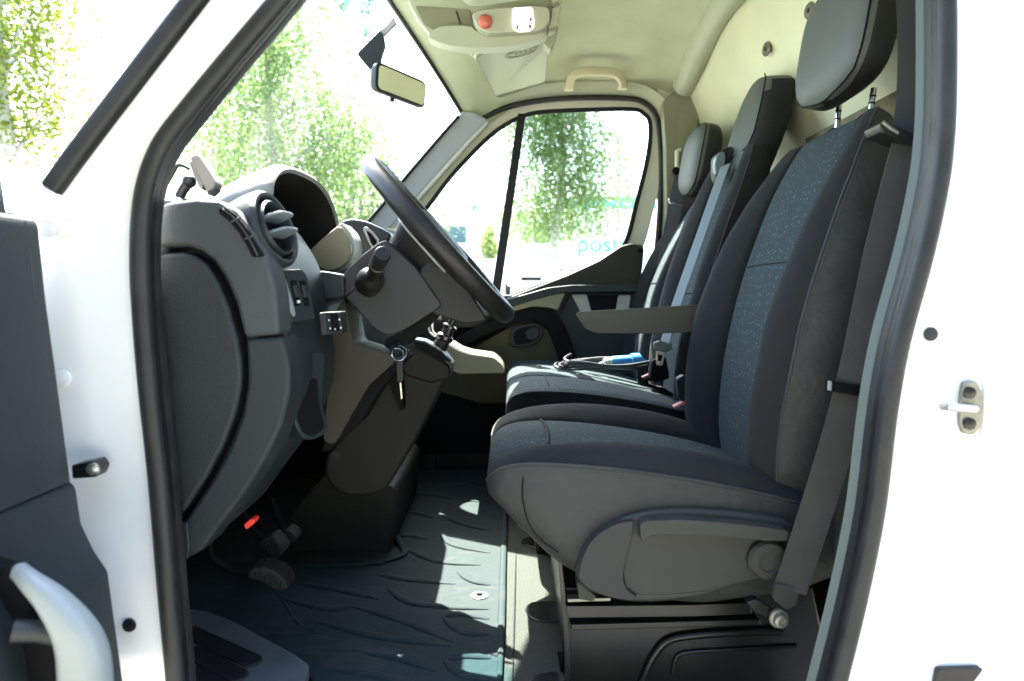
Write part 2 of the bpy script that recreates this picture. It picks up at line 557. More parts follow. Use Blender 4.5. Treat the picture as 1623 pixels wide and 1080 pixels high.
# ------------------------------------------------------------------ ground outside
def ground_z(x, y):
    return -0.55 + 1.25 * sm(5.0, 24.0, y)
bm = bmesh.new()
ys = [-60, -20, -6, -2, 0, 2, 4] + [5 + k for k in range(0, 21)] + [30, 45, 80, 200, 600]
xs = [-600, -150, -60, -30, -15, -8, -4, 0, 4, 8, 15, 30, 60, 150, 600]
gv = [[bm.verts.new((x, y, ground_z(x, y))) for x in xs] for y in ys]
for i in range(len(ys) - 1):
    for k in range(len(xs) - 1):
        bm.faces.new((gv[i][k], gv[i][k+1], gv[i+1][k+1], gv[i+1][k]))
g = obj('ground', bm, 'gravel')
g['kind'] = 'structure'

# ------------------------------------------------------------------ van shell
van = thing('van_body', 'white panel van cab shell with open driver door aperture and cream headliner', 'van', (0, 0.8, -0.55))

SEAL_L = [(284, 1180), (283, 1130), (281, 1080), (268, 940), (253, 760), (238, 620), (228, 500), (224, 400), (231, 310), (256, 236), (305, 170), (365, 97), (447, 0), (520, -90), (590, -170), (660, -215)]
SEAL_R = [(1100, -225), (1300, -225), (1440, -190), (1492, -110), (1497, 0), (1497, 150), (1493, 230), (1484, 300), (1460, 410), (1425, 540), (1405, 650), (1388, 790), (1372, 880), (1350, 980), (1325, 1080), (1300, 1180)]
seal_px = [tuple(p) for p in cr(SEAL_L + SEAL_R, 6)]

def offset_path(pts, d, closed=False):
    out = []
    n = len(pts)
    for i in range(n):
        a = Vector(pts[i-1] if (closed or i > 0) else pts[0])
        b = Vector(pts[(i+1) % n] if (closed or i < n-1) else pts[-1])
        t = (b - a).normalized()
        out.append((pts[i][0] - t.y*d, pts[i][1] + t.x*d))
    return out

# near front pillar and fender, white painted steel
def seal_cut(i0, i1, d):
    return offset_path(seal_px, d)[i0:i1]
nL = len(SEAL_L) * 6
left_edge = offset_path(seal_px[:nL - 22], 0)
pil = [(300, -62), (215, 100), (84, 296), (60, 296), (66, 318), (64, 340), (20, 352), (-60, 356), (-420, 360), (-420, 1330), (290, 1330)] + [p for p in left_edge]
slab('front_pillar', pil, -0.02, 0.004, 'white_paint', van, bevel=0.006)
# raised jamb pressing along the pillar
jam = offset_path(seal_px[14:nL - 26], -46)
mold = [(82, 300), (120, 247), (200, 141), (318, -12), (372, -80)]
w = UL(cr(mold, 6), -0.10)
obj('pillar_moulding', sweep_bm(w, rrect(0.020, 0.023, 0.006), up=(0, 1, 0)), 'rubber_grey', van, angle=50)
slab('drip_rail', [(84, 296), (60, 300), (350, -110), (376, -80)], -0.085, -0.02, 'white_paint', van, bevel=0.004)
# hinge leaf and gutter edge at fender
hb = slab('door_hinge', [(60, 378), (104, 372), (112, 362), (108, 350), (62, 344)], -0.035, -0.02, 'white_paint', van, r=6, bevel=0.003)
lathe('hinge_bolt', U(96, 362, -0.037), (0, -1, 0), [(0.010, 0), (0.010, 0.004), (0.006, 0.007)], 'white_paint', hb, n=6)
ck = slab('door_check_strap', [(112, 738), (150, 730), (158, 742), (152, 757), (114, 760)], -0.06, -0.035, 'steel_black', van, r=4)
lathe('check_pin', U(149, 743, -0.062), (0, -1, 0), [(0.008, 0), (0.008, 0.004), (0.003, 0.006)], 'satin_metal', ck, n=12)
lathe('hole_plug', U(205, 991, -0.022), (0, -1, 0), [(0.0095, 0), (0.009, 0.002), (0.005, 0.003)], 'rubber', van, n=20)
lathe('hole_plug', U(99, 600, -0.022), (0, -1, 0), [(0.012, 0), (0.012, 0.003), (0.006, 0.005)], 'white_paint', van, n=20)

# near rear pillar
right_edge = offset_path(seal_px[-64:], 0)
pr = list(right_edge) + [(1290, 1330), (2500, 1330), (2500, -500), (1500, -500)]
slab('rear_pillar', pr, -0.02, 0.004, 'white_paint', van, bevel=0.006)
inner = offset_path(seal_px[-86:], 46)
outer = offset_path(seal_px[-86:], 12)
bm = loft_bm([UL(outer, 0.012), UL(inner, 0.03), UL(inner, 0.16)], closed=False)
obj('pillar_return', bm, 'white_shaded', van)
bmj = offset_path(seal_px[-60:], -22)
lathe('hole_plug', U(1475, 530, -0.022), (0, -1, 0), [(0.0095, 0), (0.009, 0.002), (0.005, 0.003)], 'dash_dark', van, n=20)
st = slab('door_striker', [(1528, 606), (1548, 604), (1558, 622), (1561, 645), (1557, 672), (1546, 690), (1527, 688), (1522, 668), (1524, 628)], -0.028, -0.02, 'zinc', van, r=5, bevel=0.002)
tube('striker_bar', [U(1545, 648, -0.028), U(1542, 648, -0.05), U(1500, 645, -0.055), U(1494, 645, -0.045)], 0.0055, 'satin_metal', st)
for yy in (623, 672):
    lathe('striker_screw', U(1536, yy, -0.029), (0, -1, 0), [(0.008, 0), (0.008, 0.003), (0.004, 0.004)], 'steel_black', st, n=14)
slab('lower_bracket', [(1488, 1062), (1560, 1060), (1530, 1100), (1480, 1110)], -0.03, -0.02, 'steel_black', van, r=6)
# pressed seams in the white sheet at right
tube('panel_seam', UL(cr([(1418, 910), (1470, 860), (1520, 800), (1552, 720), (1566, 560)], 6), -0.0215), 0.004, 'white_paint', van, n=6)

# door aperture seal: outer bulb, inner lip, trim edge
def path_off(d, Y):
    return UL(offset_path(seal_px, d), Y)
sl = obj('door_seal', sweep_bm(path_off(-3, -0.020), rrect(0.022, 0.024, 0.010, 4), up=(0, 1, 0)), 'rubber_grey', van, angle=60)
obj('seal_lip', sweep_bm(path_off(8, -0.010), rrect(0.026, 0.012, 0.005, 3), up=(0, 1, 0)), 'rubber', sl, angle=60)
obj('seal_trim', sweep_bm(path_off(17, 0.008), rrect(0.03, 0.014, 0.006, 3), up=(0, 1, 0)), 'rubber_grey', sl, angle=60)

# sill under the door, underbody, roof skin, cargo side
obj('sill', box_bm((0.05, 0.035, -0.20), (1.05, 0.11, 0.26)), 'white_paint', van, bevel=0.01)
# ------------------------------------------------------------------ floor, firewall
obj('floor', prism_bm([Vector((x, y, -0.06)) for x, y in ((-0.875, 0.06), (0.092, 0.06), (0.092, 0.30), (0.875, 0.30), (0.875, 1.68), (-0.875, 1.68))], (0, 0, 0.06)), 'floor_vinyl', van)
obj('step_well', box_bm((0.48, 0.17, -0.22), (0.78, 0.26, 0.04)), 'steel_black', van)
obj('step_riser', box_bm((0.48, 0.315, -0.13), (0.78, 0.02, 0.14)), 'steel_black', van)
obj('firewall', box_bm((-0.86, 0.83, 0.36), (0.05, 1.66, 0.84)), 'hump', van)

# ------------------------------------------------------------------ headliner, windscreen, bulkhead
def ss(Y): return abs(Y - 0.83) / 0.72
def head_x(Y): return -0.36 + 0.20 * min(ss(Y), 1.15) ** 2.2
def head_z(Y): return 1.525 - 0.21 * min(ss(Y), 1.1) ** 3
def ceil_z(Y): return 1.535 - 0.135 * max(0.0, (abs(Y - 0.83) - 0.2) / 0.57) ** 2
NY, NX = 44, 30
Ys = [0.03 + 1.57 * k / (NY - 1) for k in range(NY)]
bm = bmesh.new()
rows = []
for Y in Ys:
    hx, hz, cz = head_x(Y), head_z(Y), ceil_z(Y)
    r_ = []
    for i in range(NX):
        t = i / (NX - 1)
        X = lerp(hx, 0.66, t)
        z = lerp(hz, cz, sm(0, 0.26, X - hx))
        # padded recess round the grab handle
        dx, dy = (X - 0.32) / 0.15, (Y - 1.47) / 0.05
        z += 0.018 * math.exp(-(dx**4 + dy**2)) if Y > 1.2 else 0
        # arch at the rear
        z -= 0.018 * sm(0.54, 0.60, X)
        r_.append(bm.verts.new((X, Y, z)))
    rows.append(r_)
for i in range(NY - 1):
    for k in range(NX - 1):
        bm.faces.new((rows[i][k], rows[i][k+1], rows[i+1][k+1], rows[i+1][k]))
hl = obj('headliner', bm, 'headliner', van, angle=80)
# roof skin above
bm = bmesh.new()
rows = []
for Y in [-0.02 + 1.70 * k / 20 for k in range(21)]:
    hx = head_x(max(0.0, min(1.62, Y))) - 0.05
    rows.append([bm.verts.new((lerp(hx, 0.9, i / 10), Y, ceil_z(Y) + 0.05 + 0.05 * sm(0, 0.5, i / 10))) for i in range(11)])
for i in range(20):
    for k in range(10):
        bm.faces.new((rows[i][k], rows[i][k+1], rows[i+1][k+1], rows[i+1][k]))
obj('roof', bm, 'white_paint', van, angle=80)
# header strip: black ceramic edge of the glass
hp = [Vector((head_x(Y) - 0.004, Y, head_z(Y) - 0.004)) for Y in Ys]
tube('windscreen_edge', hp, 0.007, 'rubber', van, n=8)
# windscreen
def base_p(Y): return Vector((-0.90 + 0.27 * min(ss(Y), 1.1) ** 2.2, Y, 0.80))
bm = bmesh.new()
rows = []
for Y in [0.06 + 1.53 * k / 24 for k in range(25)]:
    a = base_p(Y)
    b = Vector((head_x(Y) - 0.012, Y, head_z(Y) - 0.002))
    rows.append([bm.verts.new(a.lerp(b, k / 12) + Vector((-0.03, 0, 0.03)) * math.sin(math.pi * k / 12)) for k in range(13)])
for i in range(24):
    for k in range(12):
        bm.faces.new((rows[i][k], rows[i][k+1], rows[i+1][k+1], rows[i+1][k]))
ws = obj('windscreen', bm, 'glass', van, angle=80)
# blue tinted band at the top of the glass
bm = bmesh.new()
rows = []
for Y in [0.80 + 0.34 * k / 8 for k in range(9)]:
    a = base_p(Y)
    b = Vector((head_x(Y) - 0.012, Y, head_z(Y) - 0.002))
    rows.append([bm.verts.new(a.lerp(b, t) + Vector((-0.03, 0, 0.03)) * math.sin(math.pi * t) + Vector((0.003, 0, -0.003))) for t in (0.86, 0.93, 0.995)])
for i in range(8):
    for k in range(2):
        bm.faces.new((rows[i][k], rows[i][k+1], rows[i+1][k+1], rows[i+1][k]))
obj('tint_band', bm, 'glass_tint', ws, angle=80)
# cowl in front of the dash
obj('bonnet', loft_bm([[Vector((x, y, z - 0.10*(abs(y-0.83)/0.95)**2)) for y in [-0.10 + 1.86*k/16 for k in range(17)]] for x, z in ((-0.93, 0.77), (-1.10, 0.76), (-1.35, 0.70), (-1.60, 0.58), (-1.78, 0.42), (-1.86, 0.20), (-1.88, -0.1))], closed=False), 'white_paint', van, angle=60)
obj('cowl', box_bm((-0.86, 0.83, 0.775), (0.16, 1.70, 0.03)), 'black', van)
# bulkhead behind the seats
def bulk_x(z): return 0.64 + 0.19 * sm(1.54, 0.95, z) if z < 1.54 else 0.64
def bulk_x(z): return 0.64 + 0.19 * (1 - sm(0.95, 1.54, z))
bm = bmesh.new()
rows = []
for i in range(33):
    z = 1.56 * i / 32
    rows.append([bm.verts.new((bulk_x(z) - 0.05 * sm(1.35, 1.62, Y) + 0.010 * math.exp(-((Y - 0.9 - 0.35*(z-1.2)) / 0.05) ** 2), Y, z)) for Y in [0.0 + 1.66 * k / 40 for k in range(41)]])
for i in range(32):
    for k in range(40):
        bm.faces.new((rows[i][k], rows[i][k+1], rows[i+1][k+1], rows[i+1][k]))
bh = obj('bulkhead', bm, 'cream_paint', van, angle=80)
bm = bmesh.new()
rows = []
for i in range(10):
    z = 0.3 + 0.78 * i / 9
    rows.append([bm.verts.new((bulk_x(z) - 0.012, Y, z)) for Y in [0.30 + 0.62 * k / 10 for k in range(11)]])
for i in range(9):
    for k in range(10):
        bm.faces.new((rows[i][k], rows[i][k+1], rows[i+1][k+1], rows[i+1][k]))
obj('carpet_panel', bm, 'carpet', bh, angle=80)
for (px, py, Y) in ((1213, 78, 0.95), (1281, 17, 0.68)):
    p = U(px, py, Y)
    ax = Vector((-1, -0.15, 0.0)).normalized()
    bs = lathe('threaded_stud', p, -ax, [(0.017, 0), (0.019, 0.002), (0.019, 0.005), (0.017, 0.007), (0.008, 0.007), (0.008, 0.026), (0.014, 0.026), (0.014, 0.032), (0.006, 0.034), (0.006, 0.10)], 'zinc', van, n=20)
    lathe('stud_bore', p + ax * 0.0005, ax, [(0.006, 0), (0.005, 0.001)], 'steel_black', bs, n=12)
ap = [Vector((0.625, Y, ceil_z(Y) - 0.030)) for Y in [0.03 + 1.47*k/30 for k in range(31)]] + [Vector((0.622, 1.53, 1.40))]
obj('arch_trim', sweep_bm(ap, circ(0.045, 16, 0.040)), 'headliner_trim', van, angle=70)
# arch crease and edge line at the rear of the headliner
tube('arch_seam', UL(cr([(1088, 150), (1086, 130), (1093, 88), (1112, 38), (1142, -4), (1170, -40)], 6), 1.50), 0.0025, 'pillar_trim', van, n=6)

# ------------------------------------------------------------------ far side
FY = 1.58
far_seal = [(560, 400), (600, 358), (645, 312), (692, 260), (738, 208), (782, 179), (830, 164), (900, 156), (985, 156), (1020, 163), (1040, 186), (1047, 230), (1048, 300), (1041, 395), (1030, 470), (1012, 570), (995, 680)]
tube('passenger_door_seal', UL(cr(far_seal, 6), FY), 0.010, 'rubber_grey', van, n=8)
fs = [tuple(p) for p in cr(far_seal, 6)]
# cream surround between seal and headliner
i0 = 24
up_ = offset_path(fs, -26)[i0:]
bm = loft_bm([UL(up_, FY - 0.035), UL(offset_path(fs, -8)[i0:], FY - 0.012), UL(fs[i0:], FY + 0.02), UL(fs[i0:], FY + 0.07)], closed=False)
obj('door_jamb', loft_bm([UL(offset_path(fs, -8)[:i0+1], FY - 0.004), UL(fs[:i0+1], FY + 0.02), UL(fs[:i0+1], FY + 0.07)], closed=False), 'frame_paint', van, angle=60)
obj('door_surround', bm, 'headliner_trim', van, angle=60)
slab('far_pillar', [(1046, 330), (1050, 190), (1040, 130), (1090, 100), (1160, 100), (1180, 700), (985, 700), (1002, 600), (1022, 500), (1034, 440)], FY + 0.005, FY + 0.08, 'frame_paint', van, bevel=0.004)
pt = slab('far_pillar_trim', [(1050, 162), (1066, 147), (1087, 140), (1098, 156), (1106, 166), (1107, 250), (1100, 330), (1085, 420), (1052, 430), (1056, 330), (1055, 230)], 1.525, 1.60, 'pillar_trim', van, r=5, bevel=0.008, seg=3)
slab('trim_slot', [(1077, 178), (1091, 178), (1091, 240), (1076, 240)], 1.5225, 1.53, 'pillar_grey', pt, r=5, bevel=0.001).data.materials[0] = MAT['pillar_trim']
slab('far_windscreen_pillar', [(733, 176), (752, 178), (774, 190), (746, 218), (704, 264), (656, 318), (616, 364), (560, 425), (520, 425), (580, 356), (634, 292), (684, 232), (716, 198)], 1.51, 1.60, 'pillar_grey', van, bevel=0.006, seg=3)
tube('pillar_glass_edge', UL(cr([(727, 184),  (684, 233), (634, 292), (575, 362)], 6), 1.505), 0.0055, 'rubber', van, n=8)
slab('far_lower_wall', [(520, 500), (1130, 500), (1130, 900), (420, 900)], 1.665, 1.70, 'rubber', van)
slab('far_kick_wall', [(300, 396), (590, 396), (655, 470), (690, 540), (690, 780), (300, 780)], 1.60, 1.66, 'rubber', van)

# passenger side door
pd = thing('passenger_door', 'closed passenger door with large window and olive lower trim', 'door', (0.1, 1.62, 0.0))
WIN = [(660, 385), (672, 345), (690, 318), (722, 277), (770, 227), (800, 203), (832, 187), (865, 181), (930, 178), (1000, 177), (1018, 183), (1027, 198), (1024, 245), (1006, 320), (986, 388), (950, 412), (900, 434), (850, 452), (800, 470), (740, 480), (690, 470), (664, 430)]
win = [tuple(p) for p in cr(WIN, 5, True)]
def ring_bm(a, b, Y0, Y1):
    A, B = UL(a, Y0), UL(b, Y0)
    A2, B2 = UL(a, Y1), UL(b, Y1)
    bm = bmesh.new()
    L = [[bm.verts.new(p) for p in q] for q in (A, B, B2, A2)]
    n = len(a)
    for i in range(n):
        j = (i + 1) % n
        for k in range(4):
            bm.faces.new((L[k][i], L[k][j], L[(k+1) % 4][j], L[(k+1) % 4][i]))
    return bm
k_ = -1 if sum((win[i][0] - win[i-1][0]) * (win[i][1] + win[i-1][1]) for i in range(len(win))) > 0 else 1
def grow(d): return offset_path(win, k_ * d, True)
t_ = grow(10)
if max(p[0] for p in t_) < max(p[0] for p in win): k_ = -k_
obj('window_seal', ring_bm(win, grow(7), 1.600, 1.640), 'rubber', pd, bevel=0.002)
obj('window_frame', ring_bm(grow(6.5), grow(32), 1.606, 1.650), 'frame_paint', pd, bevel=0.003)
gp = obj('window_glass', prism_bm(UL(grow(3), 1.626), (0, 0.004, 0)), 'glass', pd)
slab('window_divider', [(821, 180), (834, 180), (792, 470), (778, 470)], 1.598, 1.64, 'rubber', pd, bevel=0.002)
slab('door_top_trim', [(1021, 396), (1019, 389), (1000, 386), (985, 390), (950, 413), (900, 436), (850, 455), (800, 474), (700, 490), (700, 520), (1005, 520), (1014, 460), (1019, 420)], 1.565, 1.66, 'dash_olive', pd, bevel=0.006, seg=3)
lathe('trim_screw', U(1014, 398, 1.563), (0, -1, 0), [(0.010, 0), (0.010, 0.002), (0.006, 0.002), (0.005, 0.0)], 'rubber', pd, n=16)
slab('door_sill_cap', [(1012, 452), (905, 452), (870, 456), (806, 474), (760, 498), (760, 506), (830, 480), (890, 464), (1010, 463)], 1.53, 1.60, 'dash_teal', pd, r=4, bevel=0.004)
slab('door_map_panel', [(1008, 464), (905, 464), (885, 500), (880, 560), (900, 620), (985, 620), (1000, 540)], 1.555, 1.63, 'dash_dark', pd, r=6, bevel=0.004)
slab('pull_recess', [(930, 468), (982, 468), (978, 500), (942, 500)], 1.552, 1.56, 'black', pd, r=4, bevel=0.001)
slab('speaker_trim', [(906, 467), (930, 467), (938, 496), (922, 498)], 1.548, 1.558, 'grey_light_plastic', pd, r=3, bevel=0.002)
slab('speaker_trim', [(980, 468), (1000, 468), (997, 492), (976, 494)], 1.548, 1.558, 'grey_light_plastic', pd, r=3, bevel=0.002)
slab('door_lower_trim', [(700, 520), (780, 470), (880, 466), (890, 480), (898, 620), (990, 560), (985, 720), (660, 720)], 1.59, 1.65, 'black', pd, bevel=0.004)  # footwell darkness put into the trim colour
slab('armrest_ledge', [(808, 480), (880, 466), (896, 464), (884, 492), (870, 488), (845, 486), (812, 494)], 1.535, 1.60, 'olive_light', pd, r=4, bevel=0.006)
slab('grip_band', [(690, 560), (760, 515), (812, 494), (850, 488), (880, 495), (905, 540), (920, 600), (908, 610), (888, 575), (868, 522), (850, 510), (815, 514), (740, 548), (690, 590)], 1.54, 1.60, 'black', pd, smooth=3, bevel=0.006)
slab('olive_inset', [(690, 590), (760, 545), (815, 514), (850, 508), (872, 526), (890, 570), (905, 605), (900, 640), (760, 640), (690, 620)], 1.560, 1.60, 'olive_panel', pd, r=10, bevel=0.006)
dh = slab('handle_bezel', [(808, 531), (815, 519), (830, 514), (850, 512), (859, 519), (861, 531), (854, 542), (838, 549), (818, 551), (808, 544)], 1.548, 1.566, 'rubber', pd, smooth=3, bevel=0.004)
slab('handle_cavity', [(813, 532), (820, 523), (834, 518), (850, 517), (855, 524), (855, 533), (848, 540), (834, 545), (818, 546)], 1.5465, 1.56, 'black', dh, smooth=3, bevel=0.001)
slab('door_lever', [(833, 528), (842, 520), (852, 520), (855, 530), (848, 538), (838, 538)], 1.5435, 1.56, 'dash_dark', dh, smooth=3, bevel=0.003)
# ------------------------------------------------------------------ dashboard
dash = thing('dashboard', 'dark grey dashboard with round air vent, instrument hood and storage pocket', 'dashboard', (-0.45, 0.8, 0.2))
def xz(px, py, Y):
    p = U(px, py, Y)
    return (p.x, p.z)
# main body: profile drawn at the driver end, then lofted across the cab
prof = [(245, 330), (262, 322), (310, 316), (345, 319), (376, 334), (405, 372), (424, 408), (436, 450), (442, 505), (444, 530),
        (450, 545), (458, 580), (458, 620), (446, 672), (424, 722), (392, 774), (352, 828), (318, 872), (300, 882), (288, 880), (286, 830), (262, 640), (246, 480), (243, 400)]
P0 = [xz(a, b, 0.045) for a, b in prof]
def dash_prof(Y):
    t = sm(0.045, 0.16, Y)
    out = []
    cx, cz = -0.44, 0.55
    for (x, z) in P0:
        # the driver end is slightly tucked in, the body swells a little towards the seat
        k = sm(-0.52, -0.36, x)
        low = sm(0.45, 0.25, z) if z < 0.45 else 0
        fx = x - (0.014 * t) * k
        fx = lerp(fx, fx - 0.06, sm(0.30, 0.55, Y) * low)
        fx += -0.20 * sm(0.2, 0.5, Y) * (1 - sm(-0.55, -0.44, x))
        out.append(Vector((fx, Y, z)))
    return out
loops = [cr(dash_prof(Y), 3, True) for Y in (0.078, 0.084, 0.10, 0.12, 0.15, 0.20, 0.26, 0.32, 0.36)]
# rounded driver end
def shrink(L, s, Y):
    c = sum(L, Vector()) / len(L)
    return [Vector((lerp(c.x, p.x, s), Y, lerp(c.z, p.z, s))) for p in L]
loops = [shrink(loops[0], 0.955, 0.0760), shrink(loops[0], 0.985, 0.0767)] + loops
obj('dash_body', loft_bm(loops), 'dash_teal', dash, angle=50)
# upper grey end piece with a rounded shoulder
ep = [(247, 392), (249, 330), (262, 321), (310, 315), (346, 318), (377, 334), (404, 372), (424, 412), (436, 455), (441, 505), (442, 531), (386, 535), (383, 520), (374, 480), (357, 440), (338, 412), (316, 396), (296, 390)]
e1 = slab('end_panel', ep, 0.038, 0.10, 'dash_grey', dash, bevel=0.008, seg=4, angle=50)
# access panel (fuse cover)
fp = [(249, 402), (290, 399), (309, 405), (328, 420), (346, 449), (363, 491), (375, 535), (382, 575), (382, 612), (373, 654), (355, 703), (329, 754), (299, 800), (285, 820), (276, 750), (266, 660), (257, 560), (250, 470)]
slab('fuse_cover', fp, 0.041, 0.10, 'dash_dark', dash, bevel=0.007, seg=4, angle=50)
lp = [(389, 538), (443, 534), (451, 548), (459, 582), (459, 622), (447, 673), (424, 723), (392, 776), (352, 830), (320, 873), (302, 884), (289, 882), (287, 832), (303, 810), (335, 764), (364, 710), (383, 658), (391, 612), (391, 575)]
slab('lower_end_panel', lp, 0.040, 0.115, 'dash_dark', dash, bevel=0.007, seg=4, angle=50)
ft = slab('end_foot', [(277, 836), (296, 828), (300, 870), (296, 888), (284, 892), (276, 870)], 0.030, 0.06, 'dash_teal', dash, r=3)
slab('foot_slot', [(283, 862), (289, 860), (288, 884), (284, 886)], 0.0285, 0.034, 'black', ft, r=2, bevel=0.0005)
# side demister grille on the shoulder
gr_out = [(346, 331), (356, 328), (373, 340), (391, 362), (405, 385), (417, 404), (414, 407), (400, 408), (391, 390), (377, 367), (361, 349), (347, 338)]
gg = slab('demister_grille', gr_out, 0.0338, 0.06, 'black', dash, r=3, bevel=0.0008)
for a, b in (((366, 352), (382, 344)), ((388, 379), (402, 374)), ):
    tube('grille_bar', [U(a[0], a[1], 0.0328), U(b[0], b[1], 0.0328)], 0.0014, 'dash_grey', gg, n=6)
tube('grille_bar', UL(cr([(353, 332), (368, 343), (386, 365), (400, 388), (408, 406)], 4), 0.0328), 0.0013, 'dash_grey', gg, n=6)
# round vent on the driver face
vc = U(440, 361, 0.105)
vax = Vector((0.95, -0.17, 0.30)).normalized()
hs = lathe('vent_housing', vc - vax*0.11, vax, [(0.050, 0), (0.056, 0.05), (0.060, 0.085), (0.0595, 0.104), (0.055, 0.110), (0.050, 0.110), (0.0465, 0.104), (0.045, 0.08)], 'dash_dark', dash, n=44, angle=30)
vr = lathe('vent_ring', vc - vax*0.016, vax, [(0.043, 0), (0.0425, 0.016), (0.040, 0.020), (0.0385, 0.019), (0.037, 0.012), (0.037, 0.0)], 'dash_teal', dash, n=36)
lathe('vent_bore', vc - vax*0.03, vax, [(0.039, 0), (0.0385, 0.018)], 'black', vr, n=30)
vu = vax.cross(Vector((0, 0, 1))).normalized()
vv = vu.cross(vax)
for hgt in (0.012, -0.012):
    c = vc + vv*hgt
    f = quad_frame(c, vu, vax)
    pts = [f(a, b) for a, b in rnd_poly([(-0.033, -0.014), (0.033, -0.014), (0.026, 0.026), (-0.016, 0.026)], 0.012)]
    obj('vent_blade', prism_bm(pts, vv*0.004), 'buckle_teal', vr, bevel=0.0015)
# driver face: switch panel
FRONT = sorted([(z, x) for (a_, b_), (x, z) in zip(prof, P0) if 5 <= prof.index((a_, b_)) <= 17])
def face(px, py, off=0.0):        # where the view ray meets the driver face of the dash body
    last = None
    for k in range(120):
        Y = 0.07 + 0.34*k/119
        q = U(px, py, Y)
        gap = q.x - (interp(FRONT, q.z) - 0.014*sm(0.045, 0.16, Y))
        if last is not None and gap <= 0 <= last[1] or gap <= 0:
            return q + Vector((off, -off*0.35, 0))
        last = (Y, gap)
    return U(px, py, 0.30) + Vector((off, -off*0.35, 0))
PLATE = {}
def patch(name, px, depth, mat_, parent, off=0.0, bevel=0.0015, r=0):
    # a flat plate lying on the driver face of the dash, raised by off; a part of a plate shares its plane
    if r: px = [tuple(p) for p in rnd_poly(px, r)]
    if parent.name in PLATE:
        c0, n = PLATE[parent.name]
    else:
        q = [face(a, b) for a, b in px]
        c0 = sum(q, Vector()) / len(q)
        n = Vector((0.86, -0.50, 0.06)).normalized()
    c = c0 + n*off
    pts = []
    for a, b in px:
        d = ray(a, b)
        pts.append(CAM + d*((c - CAM).dot(n)/d.dot(n)))
    o = obj(name, prism_bm(pts, -n*depth), mat_, parent, bevel=bevel)
    PLATE[o.name] = (c0, n)
    return o
sp = patch('switch_panel', [(440, 428), (480, 427), (488, 440), (500, 505), (460, 513), (454, 500), (446, 462)], 0.02, 'dash_teal', dash, off=0.016, r=5)
patch('light_dial', [(448, 438), (453, 442), (464, 478), (469, 500), (465, 503), (457, 490), (450, 466)], 0.012, 'silver_plastic', sp, off=0.019, r=3)
for x0 in (462, 476):
    patch('rocker_switch', [(x0, 445), (x0+8, 444), (x0+15, 484), (x0+8, 486)], 0.010, 'black', sp, off=0.0185, r=2, bevel=0.001)
    patch('rocker_cap', [(x0+2, 453), (x0+8, 452), (x0+13, 470), (x0+7, 472)], 0.006, 'column', sp, off=0.021, r=2, bevel=0.001)
patch('switch_mark', [(472, 477), (475, 476), (476, 480), (473, 481)], 0.003, 'paper', sp, off=0.023, bevel=0)
# lower storage pocket
po = patch('pocket_bezel', [(466, 582), (478, 566), (512, 558), (516, 566), (511, 640), (521, 676), (519, 686), (500, 697), (484, 698), (470, 680), (464, 640)], 0.05, 'dash_teal', dash, off=0.034, r=8, bevel=0.004)
patch('pocket_shade', [(473, 608), (503, 598), (505, 640), (514, 672), (512, 682), (492, 693), (480, 684), (472, 660)], 0.01, 'black', po, off=0.036, r=8, bevel=0)  # flat black plate painting the shade inside the pocket
# switch module hung from the dash
sw = thing('heater_switch_box', 'small black add-on switch box with white marks under the dashboard switches', 'switch', U(522, 530, 0.27))
slab('switch_case', [(506, 496), (515, 495), (540, 494), (543, 528), (512, 533), (508, 530)], 0.262, 0.30, 'dash_dark', sw, r=2, bevel=0.002)
slab('switch_side', [(505.5, 496.5), (515, 495.5), (518, 531), (509, 532)], 0.2595, 0.27, 'grey_light_plastic', sw, r=2, bevel=0.0015).data.materials[0] = MAT['dash_grey']
slab('switch_slot', [(523, 497), (535, 496), (538, 524), (526, 526)], 0.2595, 0.27, 'black', sw, r=1, bevel=0.0005)
for a, b in ((521, 508), (537.5, 507), (523, 521), (531, 522), (540, 520)):
    slab('switch_mark', [(a-1, b-1.4), (a+1, b-1.6), (a+1.2, b+1.2), (a-0.8, b+1.4)], 0.2588, 0.262, 'paper', sw, bevel=0)
# red reflector tab below
slab('warning_tab', [(386, 832), (398, 822), (404, 824), (402, 831), (390, 840)], 0.12, 0.14, 'red_plastic', dash, r=2)

obj('dash_side_top', box_bm((-0.70, 0.20, 0.745), (0.44, 0.32, 0.06)), 'dash_dark', dash, bevel=0.01)
# instrument hood
bm = bmesh.new()
hoodY, hoodZ = 0.465, 0.755
def hood_loop(X, hw, hh, zc, tilt=0.0, n=40):
    L = []
    for k in range(n):
        a = 2*math.pi*k/n
        y = hoodY + hw*math.copysign(abs(math.cos(a))**0.75, math.cos(a))
        z = zc + hh*math.copysign(abs(math.sin(a))**0.75, math.sin(a))
        L.append(Vector((X + tilt*(z - zc) + 0.10*(y - hoodY)*sm(-0.62, -0.42, X) - 0.012, y, z)))
    return L
hood_out = [hood_loop(-0.80, 0.20, 0.040, 0.715), hood_loop(-0.66, 0.19, 0.070, 0.735), hood_loop(-0.54, 0.182, 0.096, 0.763, 0.05), hood_loop(-0.46, 0.180, 0.112, 0.785, -0.02),
            hood_loop(-0.405, 0.178, 0.122, 0.793, -0.10), hood_loop(-0.388, 0.175, 0.121, 0.791, -0.12), hood_loop(-0.383, 0.170, 0.117, 0.790, -0.12), hood_loop(-0.388, 0.165, 0.112, 0.788, -0.12)]
hd = obj('instrument_hood', loft_bm(hood_out, cap0=True, cap1=False), 'dash_top', dash, angle=70)
hood_in = [hood_loop(-0.388, 0.165, 0.112, 0.788, -0.12), hood_loop(-0.45, 0.150, 0.100, 0.775, -0.10), hood_loop(-0.53, 0.132, 0.088, 0.760, -0.1)]
obj('hood_lining', loft_bm(hood_in, cap0=False, cap1=True), 'black', hd, angle=70)
